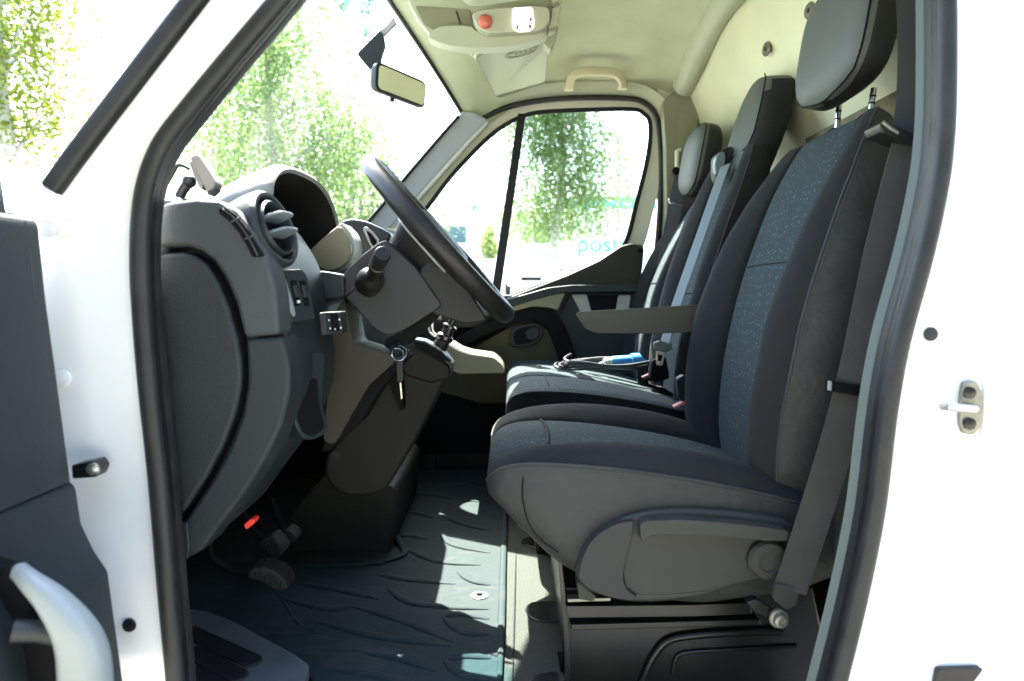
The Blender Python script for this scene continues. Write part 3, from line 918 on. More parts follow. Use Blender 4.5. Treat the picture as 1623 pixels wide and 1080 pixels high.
# olive gauge cowl below the hood, behind the wheel
slab('gauge_cowl', [(487, 402), (534, 360), (547, 372), (556, 392), (552, 412), (540, 425), (522, 430), (505, 424), (490, 412)], 0.50, 0.56, 'lens_olive', dash, smooth=3, bevel=0.004)
slab('gauge_rim', [(536, 357), (545, 357), (556, 370), (561, 390), (556, 414), (542, 429), (522, 434), (500, 428), (486, 414), (484, 404)], 0.515, 0.60, 'grey_light_plastic', dash, smooth=3, bevel=0.006)
slab('dash_ledge', [(490, 430), (515, 430), (545, 436), (545, 470), (520, 476), (500, 460)], 0.36, 0.62, 'dash_teal', dash, r=6, bevel=0.006)
# middle part of the dash top and passenger side
P1 = [(-0.86, 0.78), (-0.66, 0.80), (-0.52, 0.795), (-0.42, 0.765), (-0.375, 0.71), (-0.36, 0.64), (-0.37, 0.56), (-0.41, 0.46), (-0.47, 0.38), (-0.58, 0.33), (-0.70, 0.33), (-0.84, 0.40), (-0.86, 0.60)]
loops = []
for Y in (0.34, 0.40, 0.52, 0.62, 0.70, 0.82, 1.00, 1.20, 1.40, 1.52, 1.57):
    k = sm(0.62, 0.80, Y) * (1 - sm(1.15, 1.4, Y))
    dip = 1 - sm(0.30, 0.37, Y)
    loops.append(cr([Vector((x + 0.05*k*sm(-0.60, -0.42, x), Y, z - (0.05 * (1-sm(0.62, 0.75, Y)) + 0.02*sm(1.4, 1.57, Y)) * sm(0.6, 0.75, z))) for x, z in P1], 4, True))
obj('dash_centre', loft_bm(loops), 'dash_dark', dash, angle=60)
# centre stack vents with bright rims
cs = slab('centre_vent_pod', [(536, 352), (556, 346), (580, 350), (606, 362), (622, 372), (604, 400), (590, 420), (570, 420), (548, 392)], 0.66, 0.80, 'dash_teal', dash, r=8, bevel=0.006)
slab('vent_bezel', [(574, 362), (580, 359), (590, 366), (602, 380), (598, 400), (590, 396), (582, 380)], 0.652, 0.67, 'grey_light_plastic', cs, r=3, bevel=0.003)
slab('vent_opening', [(580, 365), (588, 370), (597, 382), (595, 394), (588, 386)], 0.650, 0.66, 'black', cs, r=2, bevel=0.001)
slab('vent_bezel', [(596, 360), (622, 364), (640, 372), (628, 376), (604, 370)], 0.80, 0.83, 'grey_light_plastic', cs, r=2, bevel=0.003)
# knee panel under the column and centre console
slab('knee_panel', [(518, 520), (545, 470), (560, 545), (612, 560), (640, 562), (585, 610), (556, 660), (530, 705), (512, 700), (520, 620), (524, 560)], 0.40, 0.52, 'dash_olive', dash, r=8, bevel=0.008, seg=3)
slab('knee_edge', [(640, 562), (648, 566), (600, 622), (570, 672), (520, 716), (508, 716), (520, 690), (556, 648), (590, 604)], 0.42, 0.50, 'black', dash, r=5, bevel=0.006)
console = thing('centre_console', 'black lower centre console with screws below the gear lever', 'console', (-0.4, 0.85, 0))
slab('console_side', [(590, 615), (640, 565), (694, 583), (712, 594), (702, 614), (684, 650), (656, 704), (630, 748), (606, 788), (540, 790), (512, 760), (514, 720), (560, 670)], 0.60, 0.665, 'dash_olive', console, r=[10, 10, 12, 10, 12, 30, 30, 30, 40, 40, 30, 20, 30], bevel=0.026, seg=6).data.materials[0] = MAT['console_black']
slab('console_top_cap', [(628, 570), (652, 545), (696, 568), (714, 580), (714, 600), (684, 610), (640, 596)], 0.592, 0.665, 'console_black', console, r=8, bevel=0.01, seg=3)
slab('console_fin', [(612, 556), (636, 572), (640, 650), (634, 652), (622, 622), (612, 590)], 0.57, 0.60, 'black', console, r=3, bevel=0.002)
for a, b in ((603, 616), (533, 721)):
    lathe('console_screw', U(a, b, 0.597), (0, -1, 0), [(0.011, 0), (0.011, 0.002), (0.008, 0.002), (0.007, 0.0005), (0.004, 0.0005), (0.004, 0.002)], 'dash_dark', console, n=20)
tr = slab('gear_tray', [(642, 545), (650, 536), (672, 540), (700, 556), (718, 578), (717, 590), (698, 586), (664, 570), (644, 558)], 0.60, 0.668, 'dash_teal', console, r=4, bevel=0.006, seg=3)
slab('tray_hollow', [(652, 540), (672, 543), (700, 558), (716, 574), (700, 572), (668, 558)], 0.598, 0.63, 'black', tr, r=3, bevel=0.001)
# hump of the floor towards the pedals
hump = slab('floor_hump', [(430, 884), (470, 800), (520, 745), (600, 760), (628, 776), (618, 884), (560, 890)], 0.80, 1.30, 'hump', console, r=10, bevel=0.02, seg=4)
# pale tray lip on the passenger side of the dash
slab('glovebox_lip', [(708, 545), (726, 556), (745, 562), (782, 566), (796, 578), (801, 592), (728, 594), (712, 586), (706, 566)], 1.27, 1.50, 'olive_light', dash, r=6, bevel=0.006, seg=3)

# gear lever
gl = thing('gear_lever', 'black dash mounted gear lever rising behind the steering wheel', 'gear lever', U(690, 570, 0.645))
tube('lever_boot', [U(684, 572, 0.645), U(694, 555, 0.645), U(706, 534, 0.645)], 0.017, 'wheel_plastic', gl, n=14, scale=[1.25, 1.1, 0.9])
tube('lever_shaft', [U(704, 538, 0.645), U(716, 512, 0.645), U(722, 498, 0.645)], 0.0085, 'steel_black', gl, n=12)
obj('lever_collar', lathe_bm(U(703, 540, 0.645), U(722, 498, 0.645) - U(703, 540, 0.645), [(0.016, 0), (0.020, 0.004), (0.020, 0.012), (0.015, 0.016), (0.013, 0.03), (0.017, 0.032), (0.017, 0.037), (0.012, 0.04)], 20), 'black_gloss', gl, angle=30)
bm = bmesh.new()
kc = U(733, 482, 0.645)
bmesh.ops.create_uvsphere(bm, u_segments=20, v_segments=14, radius=0.028, matrix=Matrix.Translation(kc) @ Matrix.Diagonal((0.9, 0.9, 1.25, 1)))
obj('lever_knob', bm, 'wheel_rubber', gl, angle=80)

# ------------------------------------------------------------------ steering column
colm = thing('steering_column', 'grey steering column shroud with a black stalk', 'steering column', U(600, 560, 0.46))
sc_pts = [(534, 449), (552, 424), (574, 404), (600, 384), (612, 380), (660, 424), (700, 482), (694, 490), (640, 524), (612, 534), (590, 520), (560, 486), (538, 464)]
cs0 = slab('column_shroud', sc_pts, 0.375, 0.57, 'column', colm, r=[8, 6, 4, 8, 6, 6, 8, 6, 10, 14, 8, 8, 6], bevel=0.014, seg=4)
tube('shroud_joint', UL([(546, 472), (566, 456), (576, 450)], 0.3745), 0.0012, 'black', cs0, n=6)
slab('shroud_underside', [(612, 536), (640, 526), (694, 492), (700, 486), (690, 500), (660, 530), (625, 560), (608, 548)], 0.40, 0.55, 'black', colm, r=4, bevel=0.004)
# stalk towards the driver door
s0, s1 = U(586, 447, 0.37), U(607, 402, 0.215)
sax = (s1 - s0)
stk = lathe('indicator_stalk', s0, sax, [(0.027, -0.01), (0.026, 0.01), (0.023, 0.022), (0.018, 0.030), (0.0125, 0.036), (0.012, 0.085), (0.0145, 0.088), (0.0145, 0.106), (0.011, 0.108), (0.011, 0.114), (0.0145, 0.116), (0.0145, sax.length-0.006), (0.012, sax.length), (0.0, sax.length+0.0005)], 'wheel_rubber', colm, n=28, angle=35)
# ignition barrel and key
key = thing('ignition_key', 'steel ring with a car key hanging below the steering column', 'key', U(636, 632, 0.39))
lathe('key_barrel', U(626, 556, 0.39), U(640, 540, 0.42) - U(626, 556, 0.39), [(0.012, 0), (0.012, 0.03), (0.009, 0.04)], 'dash_teal', key, n=16)
for c, rr, tilt in ((U(633, 560, 0.385), 0.014, 0.3), (U(630, 562, 0.383), 0.012, -0.4)):
    pts = [c + Vector((rr*math.cos(a), 0.3*rr*math.sin(a)*tilt*3, rr*math.sin(a))) for a in [2*math.pi*k/24 for k in range(24)]]
    tube('key_ring', pts, 0.0013, 'chrome', key, n=6, closed=True, up=(0, 1, 0))
slab('key_fob', [(627, 566), (638, 566), (639, 604), (634, 608), (629, 606)], 0.385, 0.395, 'wheel_plastic', key, r=2, bevel=0.002)
slab('key_blade', [(632.5, 602), (635.5, 602), (638, 632), (635.4, 633)], 0.388, 0.391, 'key_metal', key, bevel=0.0005)
# white charging leads behind the column
for i, off in enumerate((0, 6)):
    c_ = tube('charging_cable', UL(cr([(686 + off, 498), (680 + off, 512), (681 + off, 526), (690 + off, 534)], 6), 0.64 + 0.01*i), 0.0022, 'white_cable', None, n=6)
    tag(c_, ('left' if i == 0 else 'right') + ' of two thin white charging cables behind the steering column', 'cable', 'white charging cables')
tg = slab('paper_tag', [(686, 500), (708, 487), (706, 498), (694, 505)], 0.635, 0.637, 'paper', None, bevel=0)
tag(tg, 'small white paper tag tucked behind the steering column', 'tag')

# ------------------------------------------------------------------ steering wheel
wheel = thing('steering_wheel', 'black steering wheel seen almost edge on above its column', 'steering wheel', U(610, 480, 0.46))
wc = U(697, 381, 0.46)
e1v = (U(812, 508, 0.46) - U(585, 254, 0.46)).normalized()
e2v = Vector((0.02, 1, 0)); e2v = (e2v - e1v*e1v.dot(e2v)).normalized()
wn_ = e1v.cross(e2v)
if wn_.x < 0: wn_ = -wn_           # towards the driver
WR = 0.2
rim = []
sc_ = []
for k in range(72):
    a = 2*math.pi*k/72
    rim.append(wc + e1v*math.cos(a)*WR + e2v*math.sin(a)*WR*0.99)
    sc_.append(1.0 + 0.10*math.cos(2*a + 0.6)**6)
obj('wheel_rim', sweep_bm(rim, circ(0.0185, 14, 0.0165), up=wn_, closed=True, scale=sc_), 'wheel_rubber', wheel, angle=80)
# hub pad (airbag) and rear cover
f = lambda a, b, h: wc + e1v*a + e2v*b + wn_*h
def hub_loop(h, wa, wb): return [f(a - 0.0, b, h) for a, b in rrect(wa, wb, min(wa, wb)*0.32, 5)]
hub = obj('airbag_pad', loft_bm([hub_loop(-0.02, 0.13, 0.17), hub_loop(-0.005, 0.155, 0.19), hub_loop(0.008, 0.15, 0.185), hub_loop(0.018, 0.12, 0.15), hub_loop(0.021, 0.06, 0.08)]), 'wheel_plastic', wheel, angle=50)
obj('hub_cover', loft_bm([hub_loop(-0.095, 0.10, 0.09), hub_loop(-0.06, 0.13, 0.13), hub_loop(-0.035, 0.15, 0.17), hub_loop(-0.018, 0.15, 0.18)]), 'wheel_plastic', wheel, angle=50)
tube('hub_trim', [f(a, b, -0.030) for a, b in rrect(0.156, 0.184, 0.05, 6)], 0.0022, 'grey_light_plastic', wheel, n=6, closed=True, up=wn_)
for ang in (34, 112, 248, 326):
    a = R(ang)
    d = e1v*math.cos(a) + e2v*math.sin(a)
    p0, p1 = wc + d*0.06 - wn_*0.018, wc + d*(WR - 0.006) - wn_*0.004
    s = d.cross(wn_)
    obj('spoke', sweep_bm([p0, p0.lerp(p1, 0.5) - wn_*0.004, p1], rrect(0.022, 0.075, 0.009, 3), up=wn_, scale=[1.15, 0.95, 0.8]), 'wheel_plastic', wheel, angle=50)
slab('hub_skirt', [(640, 470), (672, 420), (700, 404), (742, 458), (774, 508), (738, 514), (694, 500), (660, 488)], 0.38, 0.54, 'wheel_plastic', wheel, r=10, bevel=0.01, seg=3)
# underside webs between hub and the lower rim
for sgn in (1, -1):
    pts = [f(a, sgn*b, -0.012) for a, b in ((0.03, 0.03), (0.188, 0.02), (0.165, 0.105), (0.05, 0.13))]
    obj('spoke_web', prism_bm(pts, wn_*0.010), 'column', wheel, bevel=0.003)
# ------------------------------------------------------------------ seats
# every cushion is a loft: loops round its section, cut into upholstery strips
def strip_objs(loops, strips, parent, caps=None):
    m = len(loops[0])
    out = []
    for name, k0, k1, mt in strips:
        bm = bmesh.new()
        rr = [[bm.verts.new(L[k % m]) for k in range(k0, k1 + 1)] for L in loops]
        for i in range(len(rr) - 1):
            for k in range(k1 - k0):
                bm.faces.new((rr[i][k], rr[i][k+1], rr[i+1][k+1], rr[i+1][k]))
        if caps == name:
            bm.faces.new([bm.verts.new(p) for p in loops[0]][::-1])
            bm.faces.new([bm.verts.new(p) for p in loops[-1]])
        bmesh.ops.recalc_face_normals(bm, faces=bm.faces)
        out.append(obj(name, bm, mt, parent, subs=1, recalc=False))
    return out

HALF = [(0.0, 0), (0.14, 0), (0.28, 0), (0.40, 0), (0.48, 0), (0.525, 1), (0.55, 2), (0.60, 3), (0.68, 4), (0.76, 5), (0.84, 6), (0.91, 7), (0.96, 8), (0.99, 9)]

def backrest(parent, Yc, hw, spine, width, thick, bol, crown=0.02, names=('insert', 'bolster', 'back_shell'), mats=('fabric_insert', 'fabric_dark', 'leatherette'), waist=0.52, lean=0.0):
    """spine: [(X, z)] of the front centre line from bottom to top. width / thick / bol: tables over u."""
    sp = cr([Vector((x, 0, z)) for x, z in spine], 8)
    n = len(sp)
    loops = []
    lens = [0]
    for i in range(1, n): lens.append(lens[-1] + (sp[i]-sp[i-1]).length)
    for i in range(n):
        u = lens[i] / lens[-1]
        t = (sp[min(i+1, n-1)] - sp[max(i-1, 0)]).normalized()
        nn = Vector((-t.z, 0, t.x))                     # to the front
        W = hw * interp(width, u); TH = interp(thick, u); B = interp(bol, u)
        base = Vector((sp[i].x, Yc, sp[i].z))
        def q(s, off, sg): return base + Vector((0, -sg*s*W, 0)) + nn*off
        half = []
        ws = interp(waist, u) if isinstance(waist, list) else waist
        for s, k in ((0, 0), (0.3, 0), (0.55, 0), (0.78, 0), (0.92, 0), (1.0, 0)):
            half.append((ws*s, -0.010*sm(0.90, 1.0, s) + 0.004*(1-s)))
        half[-1] = (ws, -0.012)
        for s in (0.03, 0.10, 0.25, 0.45, 0.65, 0.82, 0.93, 1.0):
            S = ws + (1-ws)*s
            h = B*math.sin(min(1, s*1.45)*math.pi/2) if s < 0.69 else B*(1 - 0.75*((s-0.69)/0.31)**2)
            half.append((S, h))
        m_front = len(half)                             # index of the outer edge
        half += [(1.03, B*0.25 - TH*0.30), (1.02, -TH*0.6), (0.97, -TH*0.88), (0.80, -TH), (0.4, -TH*1.03)]
        L = [q(s, o, 1) for s, o in half] + [q(0, -TH*1.03, 1)] + [q(s, o, -1) for s, o in half[::-1]]
        L.pop()                                         # s = 0 is already there
        loops.append(L)
    m = len(loops[0])
    e = 5                                               # insert edge
    f_ = 13                                             # front outer edge
    # loop order: 0 centre, 0..5 near insert, 5..13 near bolster, 13..mid side, ... back to centre
    return loops, m, e, f_

def finish_back(loops, m, e, f_, parent, names, mats):
    strips = [(names[0], -e, e, mats[0]), (names[1], e, f_, mats[1]), (names[1], m - f_, m - e, mats[1]), (names[2], f_, m - f_, mats[2])]
    return strip_objs(loops, strips, parent, caps=names[2])

def seam_tube(name, loops, k, parent, r, mt, lift=0.001, i0=0, i1=None):
    pts = [L[k % len(L)].copy() for L in loops][i0:i1]
    return tube(name, pts, r, mt, parent, n=6)

def stitches(name, pts, parent, step=0.008, ln=0.005, r=0.0007, off=Vector((0, -0.001, 0))):
    bm = bmesh.new()
    pts = [Vector(p) for p in pts]
    d = 0.0
    for a, b in zip(pts, pts[1:]):
        L = (b-a).length
        if L < 1e-6: continue
        t = (b-a)/L
        while d < L:
            p = a + t*d + off
            sweep_bm([p, p + t*ln], circ(r, 4), bm=bm)
            d += step
        d -= L
    return obj(name, bm, 'stitch', parent, kind='stuff')

# ---- driver seat
ds = thing('driver_seat', 'dark grey driver seat with speckled fabric, armrest and raised headrest nearest the open door', 'seat', (0.3, 0.46, 0.0))
DYc, DHW = 0.455, 0.262
sp_px = [(1176, 770), (1168, 700), (1172, 620), (1186, 540), (1206, 460), (1232, 380), (1264, 300), (1296, 236), (1312, 212)]
spine = [(U(a, b, DYc).x, U(a, b, DYc).z) for a, b in sp_px]
bl, m, e, f_ = backrest(ds, DYc, DHW, spine,
    [(0, 0.80), (0.12, 0.92), (0.35, 1.0), (0.65, 0.97), (0.82, 0.90), (0.93, 0.80), (1.0, 0.72)],
    [(0, 0.06), (0.1, 0.11), (0.5, 0.12), (0.85, 0.095), (0.96, 0.07), (1.0, 0.045)],
    [(0, 0.03), (0.15, 0.055), (0.45, 0.060), (0.70, 0.040), (0.88, 0.018), (1.0, 0.006)],
    waist=[(0, 0.60), (0.3, 0.56), (0.7, 0.60), (1.0, 0.70)])
parts = finish_back(bl, m, e, f_, ds, ('backrest_insert', 'backrest_bolster', 'backrest_shell'), ('fabric_insert', 'fabric_dark', 'leatherette'))
seam_tube('seat_seam', bl, f_, ds, 0.0022, 'piping', i0=2)
seam_tube('seat_seam', bl, m - f_, ds, 0.0022, 'piping', i0=2)
# cross seam on the insert
ii = int(len(bl)*0.56)
tube('cross_seam', [bl[ii][k % m] + Vector((0.002, 0, 0)) for k in range(-e, e+1)], 0.0028, 'black', ds, n=6)
stitches('backrest_stitching', [L[f_] + Vector((0.004, -0.003, 0)) for L in bl[6:-6]], ds)
# top edge piping
top_i = len(bl) - 1

# cushion
def cushion(Yc, hw, st, mats, parent, names, waist=0.56, split=None):
    """st: stations (X, z_top, z_bottom, half width factor, bolster height, side bulge)"""
    loops = []
    tab = list(zip(*st))
    X = [Vector(s) for s in st]
    full = cr(X, 5)
    for s in full:
        x, zt, zb, wf, B, bulge = s
        W = hw*wf
        half = []
        for s_ in (0, 0.3, 0.55, 0.78, 0.92, 1.0):
            half.append((waist*s_, zt + (-0.007 if s_ == 1.0 else 0.0) + 0.004*(1-s_)))
        for s_ in (0.05, 0.14, 0.30, 0.50, 0.68, 0.84, 0.94, 1.0):
            S = waist + (1-waist)*s_
            h = B*math.sin(min(1, s_*1.6)*math.pi/2) if s_ < 0.62 else B*(1 - 1.1*((s_-0.62)/0.38)**2)
            half.append((S, zt + h))
        ze = zt - 0.1*B
        H = ze - zb
        half += [(1.0 + bulge, ze - H*0.25), (1.0 + bulge*1.2, ze - H*0.5), (1.0 + bulge*0.3, ze - H*0.8), (0.93, zb), (0.5, zb)]
        L = [Vector((x, Yc - a*W, z)) for a, z in half] + [Vector((x, Yc, zb))] + [Vector((x, Yc + a*W, z)) for a, z in half[::-1]]
        L.pop()
        loops.append(L)
    m = len(loops[0])
    e, f_ = 5, 13
    strips = [(names[0], -e, e, mats[0]), (names[1], e, f_, mats[1]), (names[1], m - f_, m - e, mats[1]), (names[2], f_, m - f_, mats[2])]
    strip_objs(loops, strips, parent, caps=names[2])
    return loops, m, e, f_
def zc(py, Y=DYc): return U(805, py, Y).z
cst = [(-0.038, 0.335, 0.325, 0.74, 0.002, 0.0), (-0.032, 0.352, 0.312, 0.86, 0.004, 0.0), (-0.012, 0.370, 0.292, 0.93, 0.008, 0.01), (0.03, 0.381, 0.248, 0.97, 0.014, 0.02), (0.10, 0.382, 0.185, 1.0, 0.024, 0.02),
       (0.20, 0.374, 0.145, 1.0, 0.034, 0.02), (0.32, 0.356, 0.12, 1.0, 0.038, 0.02), (0.42, 0.335, 0.13, 0.99, 0.034, 0.02), (0.50, 0.312, 0.14, 0.97, 0.024, 0.01), (0.56, 0.29, 0.16, 0.93, 0.012, 0.0)]
cl, cm, ce, cf = cushion(DYc, DHW, cst, ('fabric_insert', 'fabric_dark', 'leatherette'), ds, ('cushion_insert', 'cushion_bolster', 'cushion_side'))
tube('seat_seam', [L[cf] for L in cl], 0.0022, 'piping', ds, n=6)
tube('seat_seam', [L[cm-cf] for L in cl], 0.0022, 'piping', ds, n=6)
jj = int(len(cl)*0.40)
tube('cross_seam', [cl[jj][k % cm] + Vector((0.012*math.cos(k/ce*1.5), 0, 0.000)) for k in range(-ce, ce+1)], 0.0035, 'black', ds, n=6)
stitches('cushion_stitching', [L[cf] + Vector((0, -0.003, -0.006)) for L in cl[10:-2]], ds)
# front vertical seam of the side cover
tube('side_seam', UL(cr([(829, 756), (828, 790), (838, 830), (858, 856), (886, 876)], 5), 0.190), 0.0012, 'black', ds, n=6)

# plastic side trim with height lever and knob
SY = 0.172
trim = slab('side_trim', [(915, 918), (918, 890), (930, 862), (950, 842), (980, 826), (1010, 815), (1050, 809), (1100, 808), (1160, 812), (1215, 819), (1256, 830), (1262, 850), (1258, 880), (1240, 906), (1200, 922), (1170, 930), (1120, 946), (1060, 955), (1000, 956), (960, 948), (930, 936)], SY, SY+0.12, 'seat_plastic', ds, smooth=2, bevel=0.009, seg=3, angle=50)
slab('trim_recess', [(990, 858), (1006, 828), (1060, 822), (1150, 826), (1240, 836), (1250, 860), (1238, 890), (1205, 918), (1168, 926), (1120, 938), (1060, 944), (1010, 944), (992, 935), (987, 915)], SY-0.0015, SY+0.01, 'seat_plastic_dark', trim, r=8, bevel=0.003).data.materials[0] = MAT['seat_plastic']
slab('trim_cheek', [(917, 916), (921, 890), (934, 862), (953, 843), (982, 829), (1005, 826), (1002, 850), (991, 892), (987, 918), (994, 936), (1012, 948), (1000, 953), (962, 946), (932, 934)], SY-0.010, SY+0.02, 'seat_plastic_dark', trim, r=5, bevel=0.006, seg=3)
lev = slab('recline_lever', [(1014, 832), (1024, 826), (1080, 824), (1150, 829), (1215, 836), (1250, 842), (1252, 858), (1215, 858), (1150, 852), (1100, 849), (1050, 848), (1030, 850), (1022, 858), (1016, 858)], SY-0.026, SY+0.004, 'seat_plastic', trim, r=5, bevel=0.005, seg=3)
kn = lathe('adjust_knob', U(1214, 885, SY-0.002), (0, -1, 0), [(0.033, 0), (0.033, 0.010), (0.029, 0.015), (0.018, 0.016), (0.017, 0.013), (0.0, 0.013)], 'seat_plastic', trim, n=32, angle=30)
# steel slide rails and pressed base
base = slab('seat_base', [(893, 930), (1290, 930), (1340, 1180), (899, 1180)], 0.27, 0.68, 'steel_black', ds, bevel=0.006)
slab('slide_rail', [(897, 961), (1100, 959), (1190, 956), (1192, 974), (1100, 978), (900, 980)], 0.235, 0.262, 'steel_black', ds, r=2, bevel=0.003)
slab('slide_rail_lower', [(905, 990), (1205, 982), (1206, 992), (905, 1000)], 0.245, 0.27, 'steel_black', ds, r=3, bevel=0.004)
slab('upper_rail', [(900, 950), (968, 948), (968, 953), (900, 955)], 0.24, 0.26, 'zinc', ds, r=1, bevel=0.001)
em = cr([(1012, 1100), (1028, 1055), (1046, 1026), (1062, 1014), (1090, 1008), (1150, 1003), (1238, 1000)], 5)
tube('base_pressing', UL(em, 0.266), 0.008, 'steel_black', ds, n=8)
em2 = cr([(1066, 1068), (1072, 1042), (1090, 1034), (1150, 1030), (1262, 1024)], 5)
tube('base_pressing', UL(em2, 0.268), 0.004, 'steel_black', ds, n=8)
slab('base_front_leg', [(884, 880), (890, 880), (904, 1010), (906, 1120), (896, 1120), (893, 1000)], 0.25, 0.31, 'steel_black', ds, r=2, bevel=0.003)
slab('front_bracket', [(915, 922), (945, 946), (940, 954), (918, 950)], 0.20, 0.25, 'seat_plastic', ds, r=3)

# headrest
def headrest(parent, Yc, cx, cz, h, hw, th, tilt, mats=('headrest_skin', 'headrest_side'), top=None):
    n = 26
    ax = Vector((math.sin(tilt), 0, math.cos(tilt)))
    fr = Vector((-math.cos(tilt), 0, math.sin(tilt)))
    c = Vector((cx, Yc, cz))
    loopsF, NL = [], 14
    for i in range(NL + 1):
        v = -1 + 2*i/NL
        vv = math.sin(v*math.pi/2)
        w = hw*(1 - abs(vv)**3.2)**0.42 if abs(vv) < 0.9999 else 0.0
        w = hw*max(0.0, 1 - abs(vv)**4.5)**0.36
        w = max(w, 0.004)
        t_ = th*max(0.10, 1 - abs(vv)**4)**0.5
        if vv < 0: w = max(w * (1 - 0.08*vv*vv), 0.004)
        L = []
        for k in range(n):
            a = 2*math.pi*k/n
            ca, sa = math.cos(a), math.sin(a)
            y = w*math.copysign(abs(ca)**0.42, ca)
            d = t_*0.5*math.copysign(abs(sa)**0.6, sa)
            d += 0.012*(1 - (y/max(hw, 1e-4))**2) if d > 0 else 0
            L.append(c + ax*(vv*h/2) + Vector((0, y, 0)) + fr*d)
        loopsF.append(L)
    bm = loft_bm(loopsF)
    hr = obj('headrest', bm, mats[0], parent, subs=1)
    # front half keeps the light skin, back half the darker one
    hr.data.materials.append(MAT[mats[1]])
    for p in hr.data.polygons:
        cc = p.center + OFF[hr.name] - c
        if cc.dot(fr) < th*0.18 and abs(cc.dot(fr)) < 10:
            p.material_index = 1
    # seam
    pts = []
    for i, L in enumerate(loopsF):
        pass
    pts = []
    for sgn in (1, -1):
        seq = range(NL+1) if sgn == 1 else range(NL, -1, -1)
        for i in seq:
            L = loopsF[i]
            best = [p for p in L if (p - c).dot(Vector((0, sgn, 0))) >= 0]
            p = min(best, key=lambda p: abs((p - c).dot(fr) - th*0.30))
            pts.append(p)
    pts = [p for i, p in enumerate(pts) if i == 0 or (p - pts[i-1]).length > 0.006]
    tube('headrest_seam', pts, 0.0018, 'black', hr, n=6, closed=True)
    return hr
hp0 = U(1332, 72, 0.46)
headrest(ds, 0.455, hp0.x + 0.008, hp0.z + 0.010, 0.255, 0.150, 0.088, R(8))
for Y, a0, b0, a1, b1 in ((0.53, 1326, 212, 1331, 150), (0.395, 1377, 196, 1385, 140)):
    p0, p1 = U(a0, b0, Y), U(a1, b1, Y)
    tube('headrest_post', [p0, p0.lerp(p1, 0.5), p1], 0.0055, 'chrome', ds, n=10)
    obj('post_guide', box_bm(p0 + Vector((0, 0, 0.004)), (0.03, 0.028, 0.012)), 'black', ds, bevel=0.004)
    for t in (0.35, 0.55, 0.75):
        q = p0.lerp(p1, t)
        lathe('post_notch', q, p1 - p0, [(0.0062, 0), (0.0062, 0.003)], 'black', ds, n=10)
# armrest on the far side of the backrest
obj('armrest', loft_bm([[U(cx_, cy_, Y) for cx_, cy_ in rnd_poly([(912, 499), (918, 494), (1010, 489), (1128, 482), (1128, 526), (1040, 529), (945, 529), (928, 522)], [3, 4, 4, 2, 2, 4, 8, 5])] for Y in (0.735, 0.742, 0.79, 0.797)]), 'armrest_skin', ds, bevel=0.005, angle=30, seg=3)

# ---- bench: middle and passenger seats
def bench_seat(root, Yc, hw, sp_px, width, thick, bol, waist, mats=('fabric_insert', 'fabric_dark', 'fabric_dark')):
    spine = [(U(a, b, Yc).x, U(a, b, Yc).z) for a, b in sp_px]
    L, m, e, f_ = backrest(root, Yc, hw, spine, width, thick, bol, waist=waist)
    finish_back(L, m, e, f_, root, ('backrest_insert', 'backrest_bolster', 'backrest_shell'), mats)
    seam_tube('seat_seam', L, f_, root, 0.0016, 'piping', i0=2)
    ii = int(len(L)*0.42)
    tube('cross_seam', [L[ii][k % m] for k in range(-e, e+1)], 0.0022, 'black', root, n=6)
    return L, m, e, f_
ms = thing('middle_seat', 'middle bench seat with tall built-in headrest and three-point belt', 'seat', (0.3, 1.0, 0.0), 'bench seats')
bench_seat(ms, 0.985, 0.205, [(1062, 620), (1066, 560), (1080, 500), (1100, 430), (1122, 360), (1143, 300), (1160, 250)],
    [(0, 0.9), (0.4, 1.0), (0.8, 1.0), (0.92, 0.95), (1.0, 0.85)], [(0, 0.08), (0.8, 0.09), (1, 0.05)], [(0, 0.03), (0.5, 0.035), (0.9, 0.02), (1, 0.01)], 0.56)
# tall head section of the middle seat
def head_section(parent, Yc, pxs, hws, th, mt):
    loops = []
    for (a, b), w in zip(pxs, hws):
        p = U(a, b, Yc)
        loops.append([p + Vector((0.0 - th*0.5*math.copysign(abs(math.sin(t))**0.6, math.sin(t)) * (1 if math.sin(t) < 0 else 1.0), -w*math.copysign(abs(math.cos(t))**0.6, math.cos(t)), 0)) for t in [2*math.pi*k/28 for k in range(28)]])
    return obj('headrest', loft_bm(loops), mt, parent, subs=1)
hs_px = [(1168, 300), (1180, 262), (1196, 225), (1205, 190), (1213, 160), (1220, 140), (1224, 130), (1226, 126)]
h2 = head_section(ms, 0.985, hs_px, [0.145, 0.152, 0.152, 0.144, 0.126, 0.098, 0.064, 0.02], 0.095, 'headrest_skin')
h2.data.materials.append(MAT['fabric_dark'])
for p in h2.data.polygons:
    if (p.center + OFF[h2.name]).y < 0.985 - 0.105 or p.normal.x > 0.3: p.material_index = 1
p_c = [U(a, b, 0.985) for a, b in hs_px]
lst = [Vector((p.x - 0.047, 0.985 - w*0.86, p.z)) for p, w in zip(p_c[1:-1], [0.150, 0.150, 0.146, 0.135, 0.112, 0.08])]
tube('headrest_seam', lst, 0.0018, 'black', h2, n=6)

